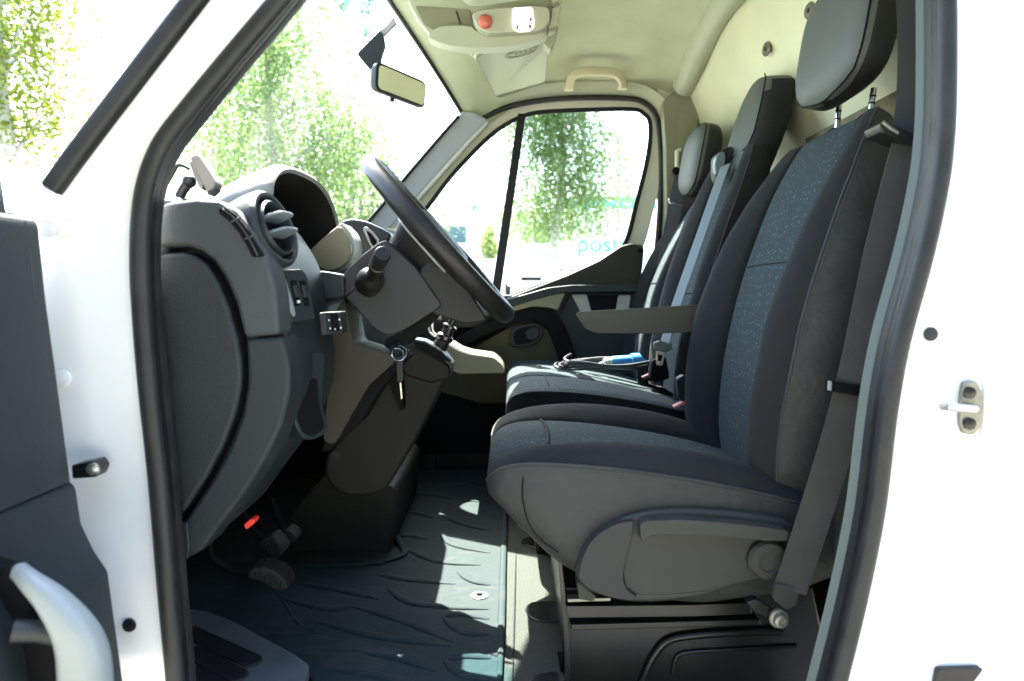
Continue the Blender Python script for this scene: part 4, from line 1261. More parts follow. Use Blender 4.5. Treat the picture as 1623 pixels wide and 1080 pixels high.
ps = thing('passenger_seat', 'outer passenger bench seat with separate headrest beside the far door', 'seat', (0.3, 1.42, 0.0), 'bench seats')
bench_seat(ps, 1.385, 0.195, [(1010, 600), (1014, 540), (1030, 480), (1052, 420), (1076, 370), (1096, 335), (1106, 318)],
    [(0, 0.9), (0.4, 1.0), (0.75, 0.95), (0.92, 0.80), (1.0, 0.62)], [(0, 0.08), (0.8, 0.08), (1, 0.04)], [(0, 0.03), (0.5, 0.035), (0.9, 0.02), (1, 0.01)], 0.56)
hq = U(1110, 256, 1.385)
headrest(ps, 1.385, hq.x, hq.z, 0.235, 0.115, 0.085, R(10))
for Y in (1.34, 1.43):
    p0 = U(1108, 322, Y)
    tube('headrest_post', [p0, p0 + Vector((0.01, 0, 0.06))], 0.0055, 'chrome', ps, n=8)
# bench cushions
bst = [(-0.005, 0.365, 0.352, 0.84, 0.001, 0.0), (0.0, 0.392, 0.31, 0.94, 0.002, 0.0), (0.02, 0.412, 0.25, 0.98, 0.004, 0.0), (0.07, 0.422, 0.20, 1.0, 0.006, 0.0), (0.18, 0.418, 0.19, 1.0, 0.008, 0.0), (0.32, 0.398, 0.19, 1.0, 0.008, 0.0), (0.44, 0.372, 0.19, 1.0, 0.006, 0.0), (0.54, 0.35, 0.2, 0.98, 0.004, 0.0)]
for root, Yc, hw in ((ms, 0.985, 0.212), (ps, 1.395, 0.20)):
    L, m, e, f_ = cushion(Yc, hw, bst, ('fabric_insert', 'fabric_insert', 'fabric_dark'), root, ('cushion_insert', 'cushion_edge', 'cushion_side'), waist=0.62)
    tube('seat_seam', [l[f_] for l in L], 0.0018, 'piping', root, n=6)
    j = int(len(L)*0.48)
    tube('cross_seam', [L[j][k % m] for k in range(-e, e+1)], 0.0025, 'black', root, n=6)
    obj('bench_base', box_bm((0.30, Yc, 0.10), (0.46, hw*1.9, 0.20)), 'steel_black', root, bevel=0.008)

# ---- belts
def ribbon(path, w, th, up):
    return sweep_bm(path, [(-th/2, -w/2), (th/2, -w/2), (th/2, w/2), (-th/2, w/2)], up=up)
db = thing('driver_seat_belt', 'dark grey driver seat belt hanging down the near door pillar', 'seat belt', U(1240, 985, 0.13))
obj('webbing', ribbon(cr(UL([(1442, 232)], 0.10) + UL([(1400, 390)], 0.105) + UL([(1352, 610)], 0.11) + UL([(1300, 790)], 0.125) + UL([(1252, 935)], 0.135), 8), 0.050, 0.0022, (0.25, 1, 0)), 'belt_grey', db)
obj('upper_webbing', ribbon(cr(UL([(1446, -40), (1450, 60), (1447, 160), (1436, 236)], 0.13), 6), 0.046, 0.0022, (0.55, 1, 0)), 'belt_black', db)
slab('belt_guide', [(1394, 196), (1404, 193), (1450, 212), (1470, 220), (1468, 230), (1440, 226), (1398, 210)], 0.085, 0.13, 'black_gloss', db, r=3, bevel=0.003)
tube('guide_loop', UL([(1399, 194), (1412, 204), (1424, 211)], 0.083), 0.0032, 'zinc', db, n=8)
slab('belt_stop', [(1315, 604), (1372, 612), (1370, 630), (1314, 620)], 0.103, 0.118, 'black', db, r=2, bevel=0.002)
slab('stop_end', [(1314, 604), (1319, 604.6), (1318, 620), (1313, 619)], 0.1015, 0.106, 'silver_plastic', db, r=1, bevel=0.0008)
slab('anchor_tongue', [(1228, 926), (1270, 930), (1262, 960), (1246, 968), (1226, 950)], 0.132, 0.140, 'belt_grey', db, r=4, bevel=0.001)
an = lathe('anchor_bolt', U(1233, 979, 0.135), (0, -1, 0), [(0.0155, 0), (0.0155, 0.006), (0.011, 0.007), (0.011, 0.016), (0.008, 0.018), (0.006, 0.018), (0.005, 0.014)], 'zinc', db, n=12)
slab('anchor_arm', [(1184, 955), (1200, 950), (1230, 968), (1228, 984), (1198, 972)], 0.14, 0.16, 'steel_black', db, r=4, bevel=0.003)

mb = thing('middle_seat_belt', 'pale blue grey seat belt running over the middle seat to its buckle', 'seat belt', U(1048, 600, 0.80))
obj('webbing', ribbon(cr([U(1150, 262, 0.93), U(1136, 300, 0.90), U(1108, 380, 0.87), U(1080, 460, 0.85), U(1062, 515, 0.83), U(1052, 552, 0.815)], 6), 0.034, 0.002, (-1, -0.55, 0.25)), 'belt_blue', mb)
gd = slab('shoulder_guide', [(1134, 262), (1136, 246), (1148, 236), (1162, 232), (1166, 250), (1160, 280), (1146, 292), (1136, 284)], 0.98, 1.03, 'dash_dark', mb, smooth=3, bevel=0.008, seg=3)
slab('guide_plate', [(1133, 262), (1137, 247), (1147, 240), (1150, 250), (1146, 268), (1136, 276)], 0.955, 0.98, 'buckle_teal', gd, smooth=2, bevel=0.003)
tg = slab('buckle_tongue', [(1036, 544), (1046, 540), (1066, 546), (1065, 554), (1056, 560), (1038, 554)], 0.805, 0.818, 'buckle_teal', mb, r=3, bevel=0.003)
slab('tongue_plate', [(1040, 556), (1055, 558), (1050, 580), (1040, 579)], 0.808, 0.812, 'satin_metal', mb, r=2, bevel=0.001)
slab('tongue_slot', [(1043, 562), (1050, 563), (1048, 573), (1042.5, 572)], 0.8065, 0.8075, 'black', mb, r=1, bevel=0)
slab('buckle', [(1034, 572), (1056, 566), (1062, 600), (1040, 608), (1030, 600)], 0.815, 0.845, 'black', mb, r=4, bevel=0.004)
pb = thing('passenger_seat_belt', 'black seat belt on the far door pillar beside the outer passenger seat', 'seat belt', U(1050, 460, 1.5))
obj('webbing', ribbon(cr([U(1082, 270, 1.50), U(1074, 310, 1.49), U(1062, 370, 1.47), U(1048, 440, 1.45), U(1036, 490, 1.43)], 6), 0.050, 0.002, (-0.6, -1, 0.1)), 'belt_black', pb)
tube('pillar_loop', UL([(1079, 238), (1073, 240), (1073, 262), (1079, 275), (1084, 270)], 1.50), 0.008, 'belt_anchor', pb, n=8)
lathe('loop_bolt', U(1071, 272, 1.49), (0, -1, 0), [(0.014, 0), (0.014, 0.01), (0.008, 0.014)], 'black', pb, n=14)
tube('belt_clip', UL([(1060, 314), (1062, 322), (1072, 322), (1082, 326)], 1.463), 0.004, 'chrome', pb, n=8)
# buckles beside the driver cushion
for nm, pts, Y, cap in (('driver_buckle', [(1072, 602), (1085, 594), (1108, 616), (1114, 634), (1108, 650), (1092, 650), (1076, 630)], 0.745, [(1068, 645), (1086, 636), (1088, 640), (1070, 648)]),):
    b_ = thing(nm, 'dark seat belt buckle with pinkish red button between driver and middle seats', 'buckle', U(1090, 655, Y))
    slab('buckle_case', pts, Y, Y+0.03, 'dash_teal', b_, r=4, bevel=0.004)
    lathe('buckle_rivet', U(1106, 630, Y-0.002), (0, -1, 0), [(0.007, 0), (0.007, 0.003)], 'satin_metal', b_, n=14)
    slab('release_button', cap, Y-0.005, Y+0.02, 'buckle_red', b_, r=1.5, bevel=0.002)
bb = thing('bench_buckle', 'small seat belt buckle with pink button beside the blue plug', 'buckle', U(1024, 600, 0.9))
slab('buckle_case', [(1024, 596), (1034, 588), (1040, 600), (1030, 606)], 0.90, 0.92, 'black', bb, r=2)
slab('release_button', [(1018, 598), (1030, 593), (1031, 596), (1020, 601)], 0.89, 0.91, 'buckle_red', bb, r=1)
# ------------------------------------------------------------------ floor mat and floor fittings
def floor_slab(name, px, z0, h, mt, parent=None, r=0, bevel=0.002, smooth=0, **k):
    if r: px = [tuple(p) for p in rnd_poly(px, r)]
    if smooth: px = [tuple(p) for p in cr(px, smooth, True)]
    return obj(name, prism_bm([UZ(a, b, z0) for a, b in px], (0, 0, h)), mt, parent, bevel=bevel, **k)
def floor_line(name, px, z, r, mt, parent, n=6, sm_=5, flat=0.45):
    pts = cr([UZ(a, b, z) for a, b in px], sm_)
    m_ = len(pts)
    return obj(name, sweep_bm(pts, circ(r*flat, 10, r), up=(0, 0, 1), scale=[0.35 + 0.65*min(1, i/3, (m_-1-i)/3) for i in range(m_)]), mt, parent, angle=70)
fm = thing('floor_mat', 'black ribbed rubber floor mat in the driver footwell, partly sunlit', 'floor mat', (-0.25, 0.6, 0.0))
floor_slab('mat_sheet', [(640, 744), (786, 742), (804, 770), (800, 900), (794, 1120), (470, 1120), (500, 1085), (330, 990), (270, 985), (270, 900), (430, 893), (612, 892), (636, 860), (626, 800)], 0.001, 0.007, 'mat_rubber', fm, r=10, bevel=0.003)
floor_line('mat_lip', [(786, 744), (800, 776), (797, 900), (791, 1110)], 0.010, 0.008, 'mat_rubber', fm)
ribs = [[(632, 812), (660, 814), (687, 822)], [(690, 812), (730, 830), (776, 842)], [(628, 850), (650, 850), (675, 855)], [(698, 845), (718, 864), (777, 877)], [(640, 868), (690, 890), (762, 896)], [(725, 906), (748, 921), (777, 928)],
        [(600, 912), (650, 920), (722, 926)], [(615, 932), (647, 955), (700, 962), (775, 966)], [(702, 979), (733, 1002), (775, 1006)], [(702, 979), (730, 974), (775, 982)], [(560, 962), (640, 985), (718, 1018)], [(500, 985), (600, 1010), (716, 1024)],
        [(704, 1046), (733, 1070), (776, 1078)], [(704, 1046), (740, 1040), (778, 1044)], [(560, 1030), (640, 1046), (690, 1064)], [(640, 780), (700, 788), (775, 798)], [(650, 762), (710, 766), (775, 772)], [(530, 1062), (600, 1072), (680, 1092)],
        [(470, 925), (540, 936), (600, 950)], [(450, 950), (520, 966), (560, 962)]]
for rb in ribs:
    floor_line('mat_rib', rb, 0.0075, 0.0115, 'mat_rubber', fm)
floor_line('mat_ridge', [(420, 905), (470, 985), (500, 1002), (420, 1006), (340, 990)], 0.0085, 0.003, 'mat_rubber', fm)
floor_line('mat_ridge', [(610, 890), (640, 878), (636, 862), (624, 845)], 0.012, 0.010, 'mat_rubber', fm)
floor_line('mat_ridge', [(420, 896), (520, 896), (612, 893)], 0.011, 0.008, 'mat_rubber', fm)
c = UZ(760, 945, 0.008)
cp = lathe('mat_clip', c, (0, 0, 1), [(0.019, 0), (0.019, 0.002), (0.014, 0.004), (0.010, 0.004), (0.009, 0.002)], 'silver_plastic', fm, n=24)
obj('clip_turn', box_bm(c + Vector((0, 0, 0.004)), (0.012, 0.006, 0.004)), 'black', cp, bevel=0.001)
c = UZ(782, 783, 0.008)
lathe('mat_clip', c, (0, 0, 1), [(0.016, 0), (0.016, 0.002), (0.010, 0.004), (0.004, 0.003)], 'rubber_grey', fm, n=20)
# black discs painting the shade of recesses in the vinyl beside the seat base
for pts in ([(832, 968), (842, 957), (868, 955), (884, 958), (886, 986), (862, 987), (842, 981)], [(842, 1080), (856, 1070), (892, 1068), (894, 1092), (846, 1092)], [(826, 862), (836, 853), (866, 856), (880, 864), (850, 870)]):
    floor_slab('recess_shade', pts, 0.0005, 0.003, 'black_gloss', van, smooth=2, bevel=0.001)
floor_line('floor_seam', [(818, 870), (816, 960), (812, 1100)], 0.001, 0.002, 'black', van)
# step tread
stp = thing('step_tread', 'grey studded step tread with long ribs at the driver door sill', 'step', UZ(400, 1080, 0.0))
floor_slab('tread_plate', [(272, 975), (330, 985), (372, 1002), (470, 1056), (492, 1074), (480, 1100), (470, 1130), (270, 1130)], 0.012, 0.02, 'tread', stp, r=6, bevel=0.004)
for a, b, c_, d in ((296, 1000, 408, 1052), (300, 1030, 385, 1076), (300, 1064, 360, 1100)):
    p0, p1 = UZ(a, b, 0.033), UZ(c_, d, 0.033)
    t = (p1 - p0).normalized(); s = Vector((-t.y, t.x, 0))
    w_ = 0.016
    L = [p0 + s*w_, p1 + s*w_ - t*w_] + [p1 - t*w_ + t*w_*math.sin(q) + s*w_*math.cos(q) for q in [R(x) for x in (20, 45, 70, 90, 110, 135, 160)]] + [p1 - s*w_ - t*w_, p0 - s*w_]
    obj('tread_rib', sweep_bm(L, circ(0.0028, 8), closed=False), 'rubber_grey', stp, angle=70)
    obj('tread_pad', prism_bm(L, (0, 0, 0.0022)), 'rubber_grey', stp, bevel=0.001)

# ------------------------------------------------------------------ pedals
def pedal(name, label, px, Y, dep, arm, ribs_):
    p = thing(name, label, 'pedal', U(px[0][0], px[0][1] + 30, Y), 'pedals under the dashboard')
    pad = slab('pedal_pad', px, Y, Y + dep, 'pedal_rubber', p, r=4, bevel=0.006, seg=3)
    for a, b in ribs_:
        tube('pad_rib', [U(a[0], a[1], Y - 0.001), U(a[0]*0.5+b[0]*0.5-1, a[1]*0.5+b[1]*0.5, Y - 0.0015), U(b[0], b[1], Y - 0.001)], 0.0016, 'rubber_grey', pad, n=6)
    tube('pedal_arm', [U(a, b, Y + dep*0.6) for a, b in arm], 0.006, 'black', p, n=8)
    return p
pedal('clutch_pedal', 'lowest and nearest ribbed rubber pedal above the mat', [(390, 912), (398, 902), (416, 899), (436, 906), (450, 918), (456, 932), (447, 939), (432, 934), (412, 923), (396, 919)], 0.36, 0.055, [(424, 915), (370, 905), (335, 885), (330, 840)],
      [((398 + 8*k, 904 + 2.2*k + (0.3*k*k*0.6)), (394 + 8.6*k, 916 + 2.6*k)) for k in range(7)])
pedal('brake_pedal', 'middle ribbed rubber pedal of the three under the dash', [(408, 866), (420, 851), (430, 850), (446, 866), (450, 875), (440, 887), (424, 878)], 0.50, 0.05, [(428, 868), (400, 840), (380, 800)],
      [((414 + 6*k, 860 - 2*k + 2.6*k), (420 + 6*k, 872 + 2.8*k - k)) for k in range(5)])
pedal('accelerator_pedal', 'small farthest ribbed pedal partly behind the middle one', [(440, 846), (452, 840), (464, 846), (470, 856), (466, 862), (452, 856)], 0.62, 0.05, [(455, 850), (440, 820), (430, 790)],
      [((446 + 6*k, 846 + k), (452 + 5*k, 856 + 1.2*k)) for k in range(3)])

# ------------------------------------------------------------------ open driver door at the left edge
dd = thing('driver_door', 'open driver door edge with dark trim and pale grey pull handle, cut by the frame', 'car door', U(60, 1080, -0.15))
slab('door_inner_panel', [(-130, 342), (40, 345), (54, 347), (61, 358), (72, 470), (90, 600), (112, 764), (-130, 764)], -0.085, -0.30, 'door_trim', dd, r=[4, 8, 8, 8, 20, 20, 3, 3], bevel=0.022, seg=6)
tube('panel_ridge', UL(cr([(36, 352), (44, 420), (56, 540), (76, 700), (84, 760)], 5), -0.106), 0.004, 'door_trim', dd, n=10)
slab('door_lower_panel', [(-160, 730), (-10, 738), (60, 750), (112, 762), (121, 772), (130, 830), (150, 872), (172, 905), (178, 950), (200, 1110), (-160, 1110)], -0.075, -0.28, 'door_trim', dd, r=6, bevel=0.014, seg=4)
slab('door_skin', [(-200, 350), (20, 350), (60, 700), (160, 1200), (-200, 1200)], -0.045, -0.07, 'white_paint', dd, bevel=0.004)
slab('window_frame', [(-60, 150), (-14, 150), (12, 335), (14, 350), (-60, 350)], -0.10, -0.13, 'dash_teal', dd, bevel=0.004)
hpts = cr([U(30, 905, -0.235), U(48, 922, -0.245), U(80, 950, -0.25), U(112, 990, -0.25), U(130, 1030, -0.245), U(136, 1080, -0.24), U(138, 1140, -0.23)], 6)
obj('pull_handle', sweep_bm(hpts, rrect(0.030, 0.036, 0.012, 4), up=(0, 1, 0), scale=[0.5 + 0.85*sm(0, 30, i) for i in range(len(hpts))]), 'silver_plastic', dd, angle=60)
obj('handle_recess', prism_bm([U(a, b, -0.232) for a, b in [(-60, 880), (30, 905), (120, 1010), (140, 1120), (-60, 1120)]], (0, 0.02, 0)), 'black', dd, bevel=0.004)
obj('inner_lever', sweep_bm([U(20, 1000, -0.26), U(60, 1000, -0.25), U(105, 1008, -0.24)], rrect(0.022, 0.022, 0.010, 4), up=(0, 1, 0)), 'column', dd, angle=60)

# ------------------------------------------------------------------ overhead console, lamp, visors, handle
oc = thing('overhead_console', 'cream overhead console with red button and lit dome lamp', 'console', U(770, 80, 1.05))
slab('console_shell', [(632, -60), (648, 8), (664, 36), (684, 60), (720, 72), (770, 76), (830, 68), (868, 58), (882, 44), (890, 10), (898, -60)], 1.04, 1.062, 'headliner_trim', oc, r=8, bevel=0.008, seg=3)
slab('shelf_back', [(657, 9), (700, 12), (745, 15), (752, 44), (690, 48), (672, 40)], 1.034, 1.05, 'headliner_trim', oc, r=6, bevel=0.002).data.materials[0] = MAT['pillar_trim']
tube('shelf_seam', [U(723, 18, 1.032), U(730, 39, 1.032)], 0.002, 'rubber', oc, n=6)
slab('shelf_lip', [(679, 60), (684, 50), (696, 42), (720, 40), (748, 42), (768, 54), (850, 50), (868, 55), (832, 69), (770, 76), (716, 73)], 0.995, 1.045, 'headliner_trim', oc, smooth=2, bevel=0.008, seg=3)
pn = slab('lamp_panel', [(747, 24), (756, 15), (790, 11), (862, 8), (872, 14), (872, 34), (860, 46), (846, 49), (772, 53), (756, 44)], 0.965, 1.045, 'headliner_trim', oc, r=6, bevel=0.006, seg=3)
lathe('red_button', U(769, 35, 0.964), (0, -1, -0.2), [(0.019, 0), (0.019, 0.004), (0.017, 0.009), (0.010, 0.013), (0.0, 0.014)], 'red_button', pn, n=24)
lm = slab('dome_lamp', [(812, 12), (844, 10), (848, 40), (840, 48), (820, 49), (812, 42)], 0.955, 0.97, 'lamp_lens', pn, r=5, bevel=0.003)
for a, b in ((820, 43), (841, 31), (840, 42)):
    slab('lamp_contact', [(a-2, b-3), (a+2, b-3), (a+2, b+3), (a-2, b+3)], 0.953, 0.958, 'zinc', lm, bevel=0.0005)
slab('console_end', [(872, -30), (896, -30), (889, 8), (882, 42), (868, 46), (874, 30), (876, 10)], 0.99, 1.05, 'headliner_trim', oc, r=4, bevel=0.005)
for pts in ([(873, 6), (886, 2), (888, 8), (876, 12)], [(868, 47), (882, 41), (883, 46), (872, 50)]):
    slab('console_vent', pts, 0.985, 0.995, 'pillar_trim', oc, r=2, bevel=0.001)
# driver visor at the very top of the frame
dv = thing('driver_sun_visor', 'cream sun visor edge above the lit dome lamp, cut by the top frame', 'sun visor', U(790, 0, 0.9), 'sun visors')
obj('visor_board', loft_bm([[U(a, b, 0.90) for a, b in L] for L in ([(732, -20), (733, 2), (742, 10), (760, 12), (890, -8), (890, -30)],)] + [[U(a, b, 0.90) + Vector((0, -0.30, 0.03)) for a, b in [(732, -20), (733, 2), (742, 10), (760, 12), (890, -8), (890, -30)]]]), 'visor', dv, bevel=0.006, seg=3)
pv = thing('passenger_sun_visor', 'cream passenger sun visor folded against the headliner with oval label', 'sun visor', U(820, 120, 1.4), 'sun visors')
vcorn = [(752, 92, 1.14), (770, 78, 1.135), (866, 60, 1.13), (871, 68, 1.14), (866, 128, 1.45), (858, 134, 1.465), (792, 156, 1.48), (784, 153, 1.48)]
vp = [U(*c) for c in vcorn]
nv = (vp[2] - vp[0]).cross(vp[6] - vp[0]).normalized()
if nv.z < 0: nv = -nv
vb = obj('visor_board', prism_bm([p for p in rnd_poly(vp, 0.012, 4)], nv*0.024), 'visor', pv, bevel=0.010, seg=4, angle=30)
tube('visor_roll', [vp[1] + nv*0.012, vp[1].lerp(vp[2], 0.5) + nv*0.012, vp[2].lerp(vp[1], 0.06) + nv*0.012], 0.017, 'visor', vb, n=12)
tube('visor_seam', [p - nv*0.0005 for p in rnd_poly([c_.lerp(sum(vp, Vector())/8, 0.03) for c_ in vp], 0.012, 4)], 0.0018, 'pillar_trim', vb, n=5, closed=True)
vbk = [U(*c) + nv*0.022 for c in [(752, 92, 1.20), (772, 74, 1.195), (872, 56, 1.19), (876, 70, 1.20), (869, 132, 1.50), (858, 140, 1.52), (800, 156, 1.53)]]
lb_c, ax1 = (vp[0].lerp(vp[2], 0.62)).lerp(vp[5], 0.14), (vp[2] - vp[0]).normalized()
ax2 = nv.cross(ax1).normalized()
for s_ in (1.0, 0.82):
    pts = [lb_c - nv*0.0012 + ax1*0.055*s_*math.cos(a) + ax2*0.024*s_*math.sin(a) for a in [2*math.pi*k/40 for k in range(40)]]
    tube('warning_ring', pts, 0.0016, 'pillar_trim', vb, n=5, closed=True)
for k in range(4):
    c = lb_c - nv*0.0006 + ax1*(-0.022 + 0.015*k)
    tube('warning_mark', [c - ax2*0.006, c + ax2*0.006 + ax1*0.003], 0.002, 'pillar_trim', vb, n=5)
tube('visor_pivot', [U(748, 84, 1.2), U(758, 92, 1.2), U(768, 96, 1.21)], 0.009, 'visor', pv, n=10)
tube('visor_arm', [U(736, 82, 1.21), U(752, 82, 1.2), U(772, 74, 1.195)], 0.007, 'visor', pv, n=10)
slab('visor_bracket', [(858, 44), (886, 40), (880, 66), (872, 80), (862, 70)], 1.13, 1.18, 'headliner_trim', pv, r=4, bevel=0.004)
# grab handle
gh = thing('grab_handle', 'tan arched grab handle on the headliner above the passenger window', 'handle', U(945, 140, 1.5))
hpts = cr([U(903, 139, 1.515), U(904, 130, 1.500), U(909, 120, 1.485), U(921, 115, 1.475), U(945, 114, 1.47), U(968, 115, 1.475), U(980, 120, 1.485), U(986, 129, 1.500), U(988, 137, 1.515)], 6)
obj('handle_bar', sweep_bm(hpts, rrect(0.018, 0.030, 0.008, 4), up=(0, 1, -0.25)), 'handle_tan', gh, angle=60)
for a, b in ((902, 138), (988, 136)):
    p = U(a, b, 1.52)
    obj('handle_foot', box_bm(p + Vector((0, 0.012, -0.002)), (0.034, 0.03, 0.016)), 'handle_tan', gh, bevel=0.005)

# ------------------------------------------------------------------ rear-view mirror
mr = thing('rear_view_mirror', 'rear view mirror with dark arm hanging from the windscreen', 'mirror', U(632, 140, 0.83))
A, B = U(597, 121, 0.745), U(671, 151, 0.905)
ml = (B - A).normalized()
mu_ = (Vector((0, 0, 1)) - ml*ml.z); mu_ = (mu_ + Vector((0.10, 0, 0))).normalized(); mu_ = (mu_ - ml*ml.dot(mu_)).normalized()
mn = ml.cross(mu_)
if mn.x < 0: mn = -mn
Lm = (B - A).length
mc = (A + B)/2
def mloop(w, h, off, r): return [mc + ml*a + mu_*b + mn*off for a, b in rrect(w, h, r, 4)]
obj('mirror_shell', loft_bm([mloop(Lm*0.6, 0.030, -0.040, 0.014), mloop(Lm*0.92, 0.055, -0.028, 0.018), mloop(Lm+0.012, 0.068, -0.010, 0.018), mloop(Lm+0.012, 0.068, 0.002, 0.016), mloop(Lm+0.004, 0.060, 0.004, 0.014)]), 'dash_dark', mr, angle=40)
MAT['mirror'] = mat('mirror', (0.72, 0.72, 0.66), 0.03, metal=1.0)
obj('mirror_glass', loft_bm([mloop(Lm-0.002, 0.055, 0.0035, 0.012), mloop(Lm-0.002, 0.055, 0.0052, 0.012)]), 'mirror', mr, angle=30)
slab('mirror_arm', [(566, 86), (570, 80), (602, 48), (607, 54), (609, 70), (603, 88), (600, 106), (594, 118), (588, 112)], 0.79, 0.815, 'dash_dark', mr, r=3, bevel=0.004)
slab('arm_neck', [(600, 49), (612, 42), (624, 26), (628, 36), (616, 48), (608, 56)], 0.795, 0.81, 'pillar_grey', mr, r=2, bevel=0.003)
lathe('mirror_knob', mc - mu_*0.033 - ml*0.02 - mn*0.01, -mu_, [(0.006, 0), (0.006, 0.008), (0.004, 0.010)], 'dash_dark', mr, n=12)

# ------------------------------------------------------------------ device holder on the dash top
ph = thing('device_holder', 'grey device on a ball joint mount on top of the dash end', 'phone holder', U(290, 318, 0.2))
lathe('mount_base', U(287, 319, 0.2), (0, 0, 1), [(0.032, -0.012), (0.030, -0.004), (0.020, 0.002), (0.008, 0.004)], 'rubber', ph, n=24)
tube('mount_stem', [U(284, 314, 0.2), U(290, 302, 0.2), U(298, 290, 0.2)], 0.008, 'rubber_grey', ph, n=10)
bm = bmesh.new()
bmesh.ops.create_uvsphere(bm, u_segments=16, v_segments=10, radius=0.011, matrix=Matrix.Translation(U(300, 288, 0.2)))
obj('ball_joint', bm, 'rubber', ph, angle=80)
slab('cradle', [(300, 258), (305, 256), (312, 270), (322, 290), (321, 302), (316, 296), (306, 276)], 0.19, 0.21, 'mount_grey', ph, r=3, bevel=0.002)
slab('device_body', [(301, 250), (310, 244), (315, 247), (326, 263), (334, 276), (342, 290), (339, 299), (328, 306), (322, 294), (312, 276)], 0.185, 0.213, 'mount_grey', ph, r=4, bevel=0.004, seg=3)
slab('device_clip', [(328, 302), (340, 294), (341, 300), (330, 310)], 0.187, 0.211, 'dash_teal', ph, r=2, bevel=0.002)
tube('power_lead', UL(cr([(262, 296), (272, 278), (280, 265), (288, 262), (300, 268)], 6), 0.19), 0.003, 'rubber', ph, n=8)
pp = slab('paper_slip', [(263, 296), (260, 316), (249, 352), (243, 354), (250, 320), (256, 300)], 0.026, 0.028, 'paper', None, bevel=0)
tag(pp, 'narrow white paper slip standing between door seal and dash end', 'paper')

# ------------------------------------------------------------------ blue plug and cable on the bench
cbl = thing('power_cable', 'coil of black power cable lying on the passenger bench cushion', 'cable', U(925, 590, 1.33))
def lift(p, z): return Vector((p.x, p.y, z))
for k in range(4):
    zz = 0.428 + 0.009*k
    c0 = UZ(960 + 3*k, 580 - 2*k, zz)
    rx, ry = 0.17 - 0.012*k, 0.11 - 0.010*k
    pts = [c0 + Vector((rx*math.cos(a), ry*math.sin(a), 0.005*math.sin(3*a + k))) for a in [2*math.pi*j/48 for j in range(48)]]
    tube('cable_turn', pts, 0.0055, 'cable_black', cbl, n=8, closed=True)
plg0, plg1 = U(958, 575, 1.22), U(1034, 572, 1.235)
tube('cable_lead', cr([plg0, U(940, 580, 1.23), U(915, 578, 1.26), U(895, 570, 1.32), U(905, 562, 1.4)], 6), 0.0055, 'cable_black', cbl, n=8)
pl = thing('blue_plug', 'blue industrial power plug with pale collar lying on the bench seat', 'plug', lift(plg0.lerp(plg1, 0.5), 0.42))
pax = (plg1 - plg0).normalized()
LN = (plg1 - plg0).length
lathe('plug_collar', plg0, pax, [(0.009, -0.004), (0.015, 0.0), (0.016, 0.006), (0.016, 0.020), (0.014, 0.024)], 'plug_cap', pl, n=10, angle=30)
lathe('plug_body', plg0, pax, [(0.017, 0.022), (0.019, 0.026), (0.020, 0.06), (0.021, 0.085), (0.026, 0.087), (0.0265, 0.125), (0.029, 0.126), (0.029, 0.132), (0.026, LN), (0.022, LN+0.002), (0.021, LN-0.02)], 'blue_plug', pl, n=28, angle=30)
# ------------------------------------------------------------------ outside: birches, bush, truck, building, cars
def tree(px, Y, label, top, crown_lo, rx, ry, n_strands, leaf, mt='birch_leaf', trunk_r=0.13, seed=1, name='birch_tree', dens=0.05, cat='tree', xoff=0.0):
    rnd = random.Random(seed)
    p = U(px, 470, Y)
    gz = ground_z(p.x, Y)
    root = thing(name, label, cat, (p.x, Y, gz), 'birches round the car park')
    X0 = p.x
    # trunk and limbs
    trunk = [Vector((X0 + xoff + 0.10*math.sin(k*1.3 + seed), Y + 0.08*math.cos(k*1.1), gz + (top - gz)*k/8)) for k in range(9)]
    obj('trunk', sweep_bm(cr(trunk, 3), circ(trunk_r, 10), scale=[max(0.12, 1 - 0.9*i/24) for i in range(25)]), 'birch_bark', root, angle=80)
    bmL = bmesh.new()
    bmB = bmesh.new()
    H = top - crown_lo
    limbs = []
    for k in range(16):
        t = 0.15 + 0.8*k/16
        base = trunk[min(8, int(1 + t*7))]
        a = rnd.uniform(0, 2*math.pi)
        ln = (1.15 - 0.6*t)
        end = base + Vector((rx*ln*0.8*math.cos(a), ry*ln*0.8*math.sin(a), rnd.uniform(0.3, 1.0)*H*0.18))
        pts = cr([base, base.lerp(end, 0.5) + Vector((0, 0, 0.25)), end], 4)
        sweep_bm(pts, circ(trunk_r*0.22, 5), bm=bmB, scale=[1 - 0.8*i/8 for i in range(9)])
        limbs.append(pts)
    obj('limb', bmB, 'birch_bark', root, angle=80)
    for s in range(n_strands):
        # drooping twig, clumped round limb positions
        L = rnd.choice(limbs)
        c = rnd.choice(L[2:])
        q = c + Vector((rnd.gauss(0, 0.26)*rx, rnd.gauss(0, 0.26)*ry, rnd.gauss(0.0, 0.10)*H))
        ln = rnd.uniform(0.5, 1.9)
        dx, dy = rnd.gauss(0, 0.12), rnd.gauss(0, 0.12)
        nl = int(ln/dens)
        for k in range(nl):
            t = k/nl
            o = q + Vector((dx*t*ln*2 + rnd.gauss(0, 0.035), dy*t*ln*2 + rnd.gauss(0, 0.035), -t*ln + rnd.gauss(0, 0.03)))
            if o.z < crown_lo + rnd.uniform(0, 0.5): continue
            sz = leaf*rnd.uniform(0.6, 1.25)
            u = Vector((rnd.gauss(0, 1), rnd.gauss(0, 1), rnd.gauss(-0.4, 0.8))).normalized()
            v = u.cross(Vector((rnd.gauss(0, 1), rnd.gauss(0, 1), rnd.gauss(0, 1)))).normalized()
            vs = [bmL.verts.new(o), bmL.verts.new(o + u*sz*0.5 + v*sz*0.36), bmL.verts.new(o + u*sz), bmL.verts.new(o + u*sz*0.5 - v*sz*0.36)]
            bmL.faces.new(vs)
    obj('crown', bmL, mt, root, recalc=False, angle=180)
    return root
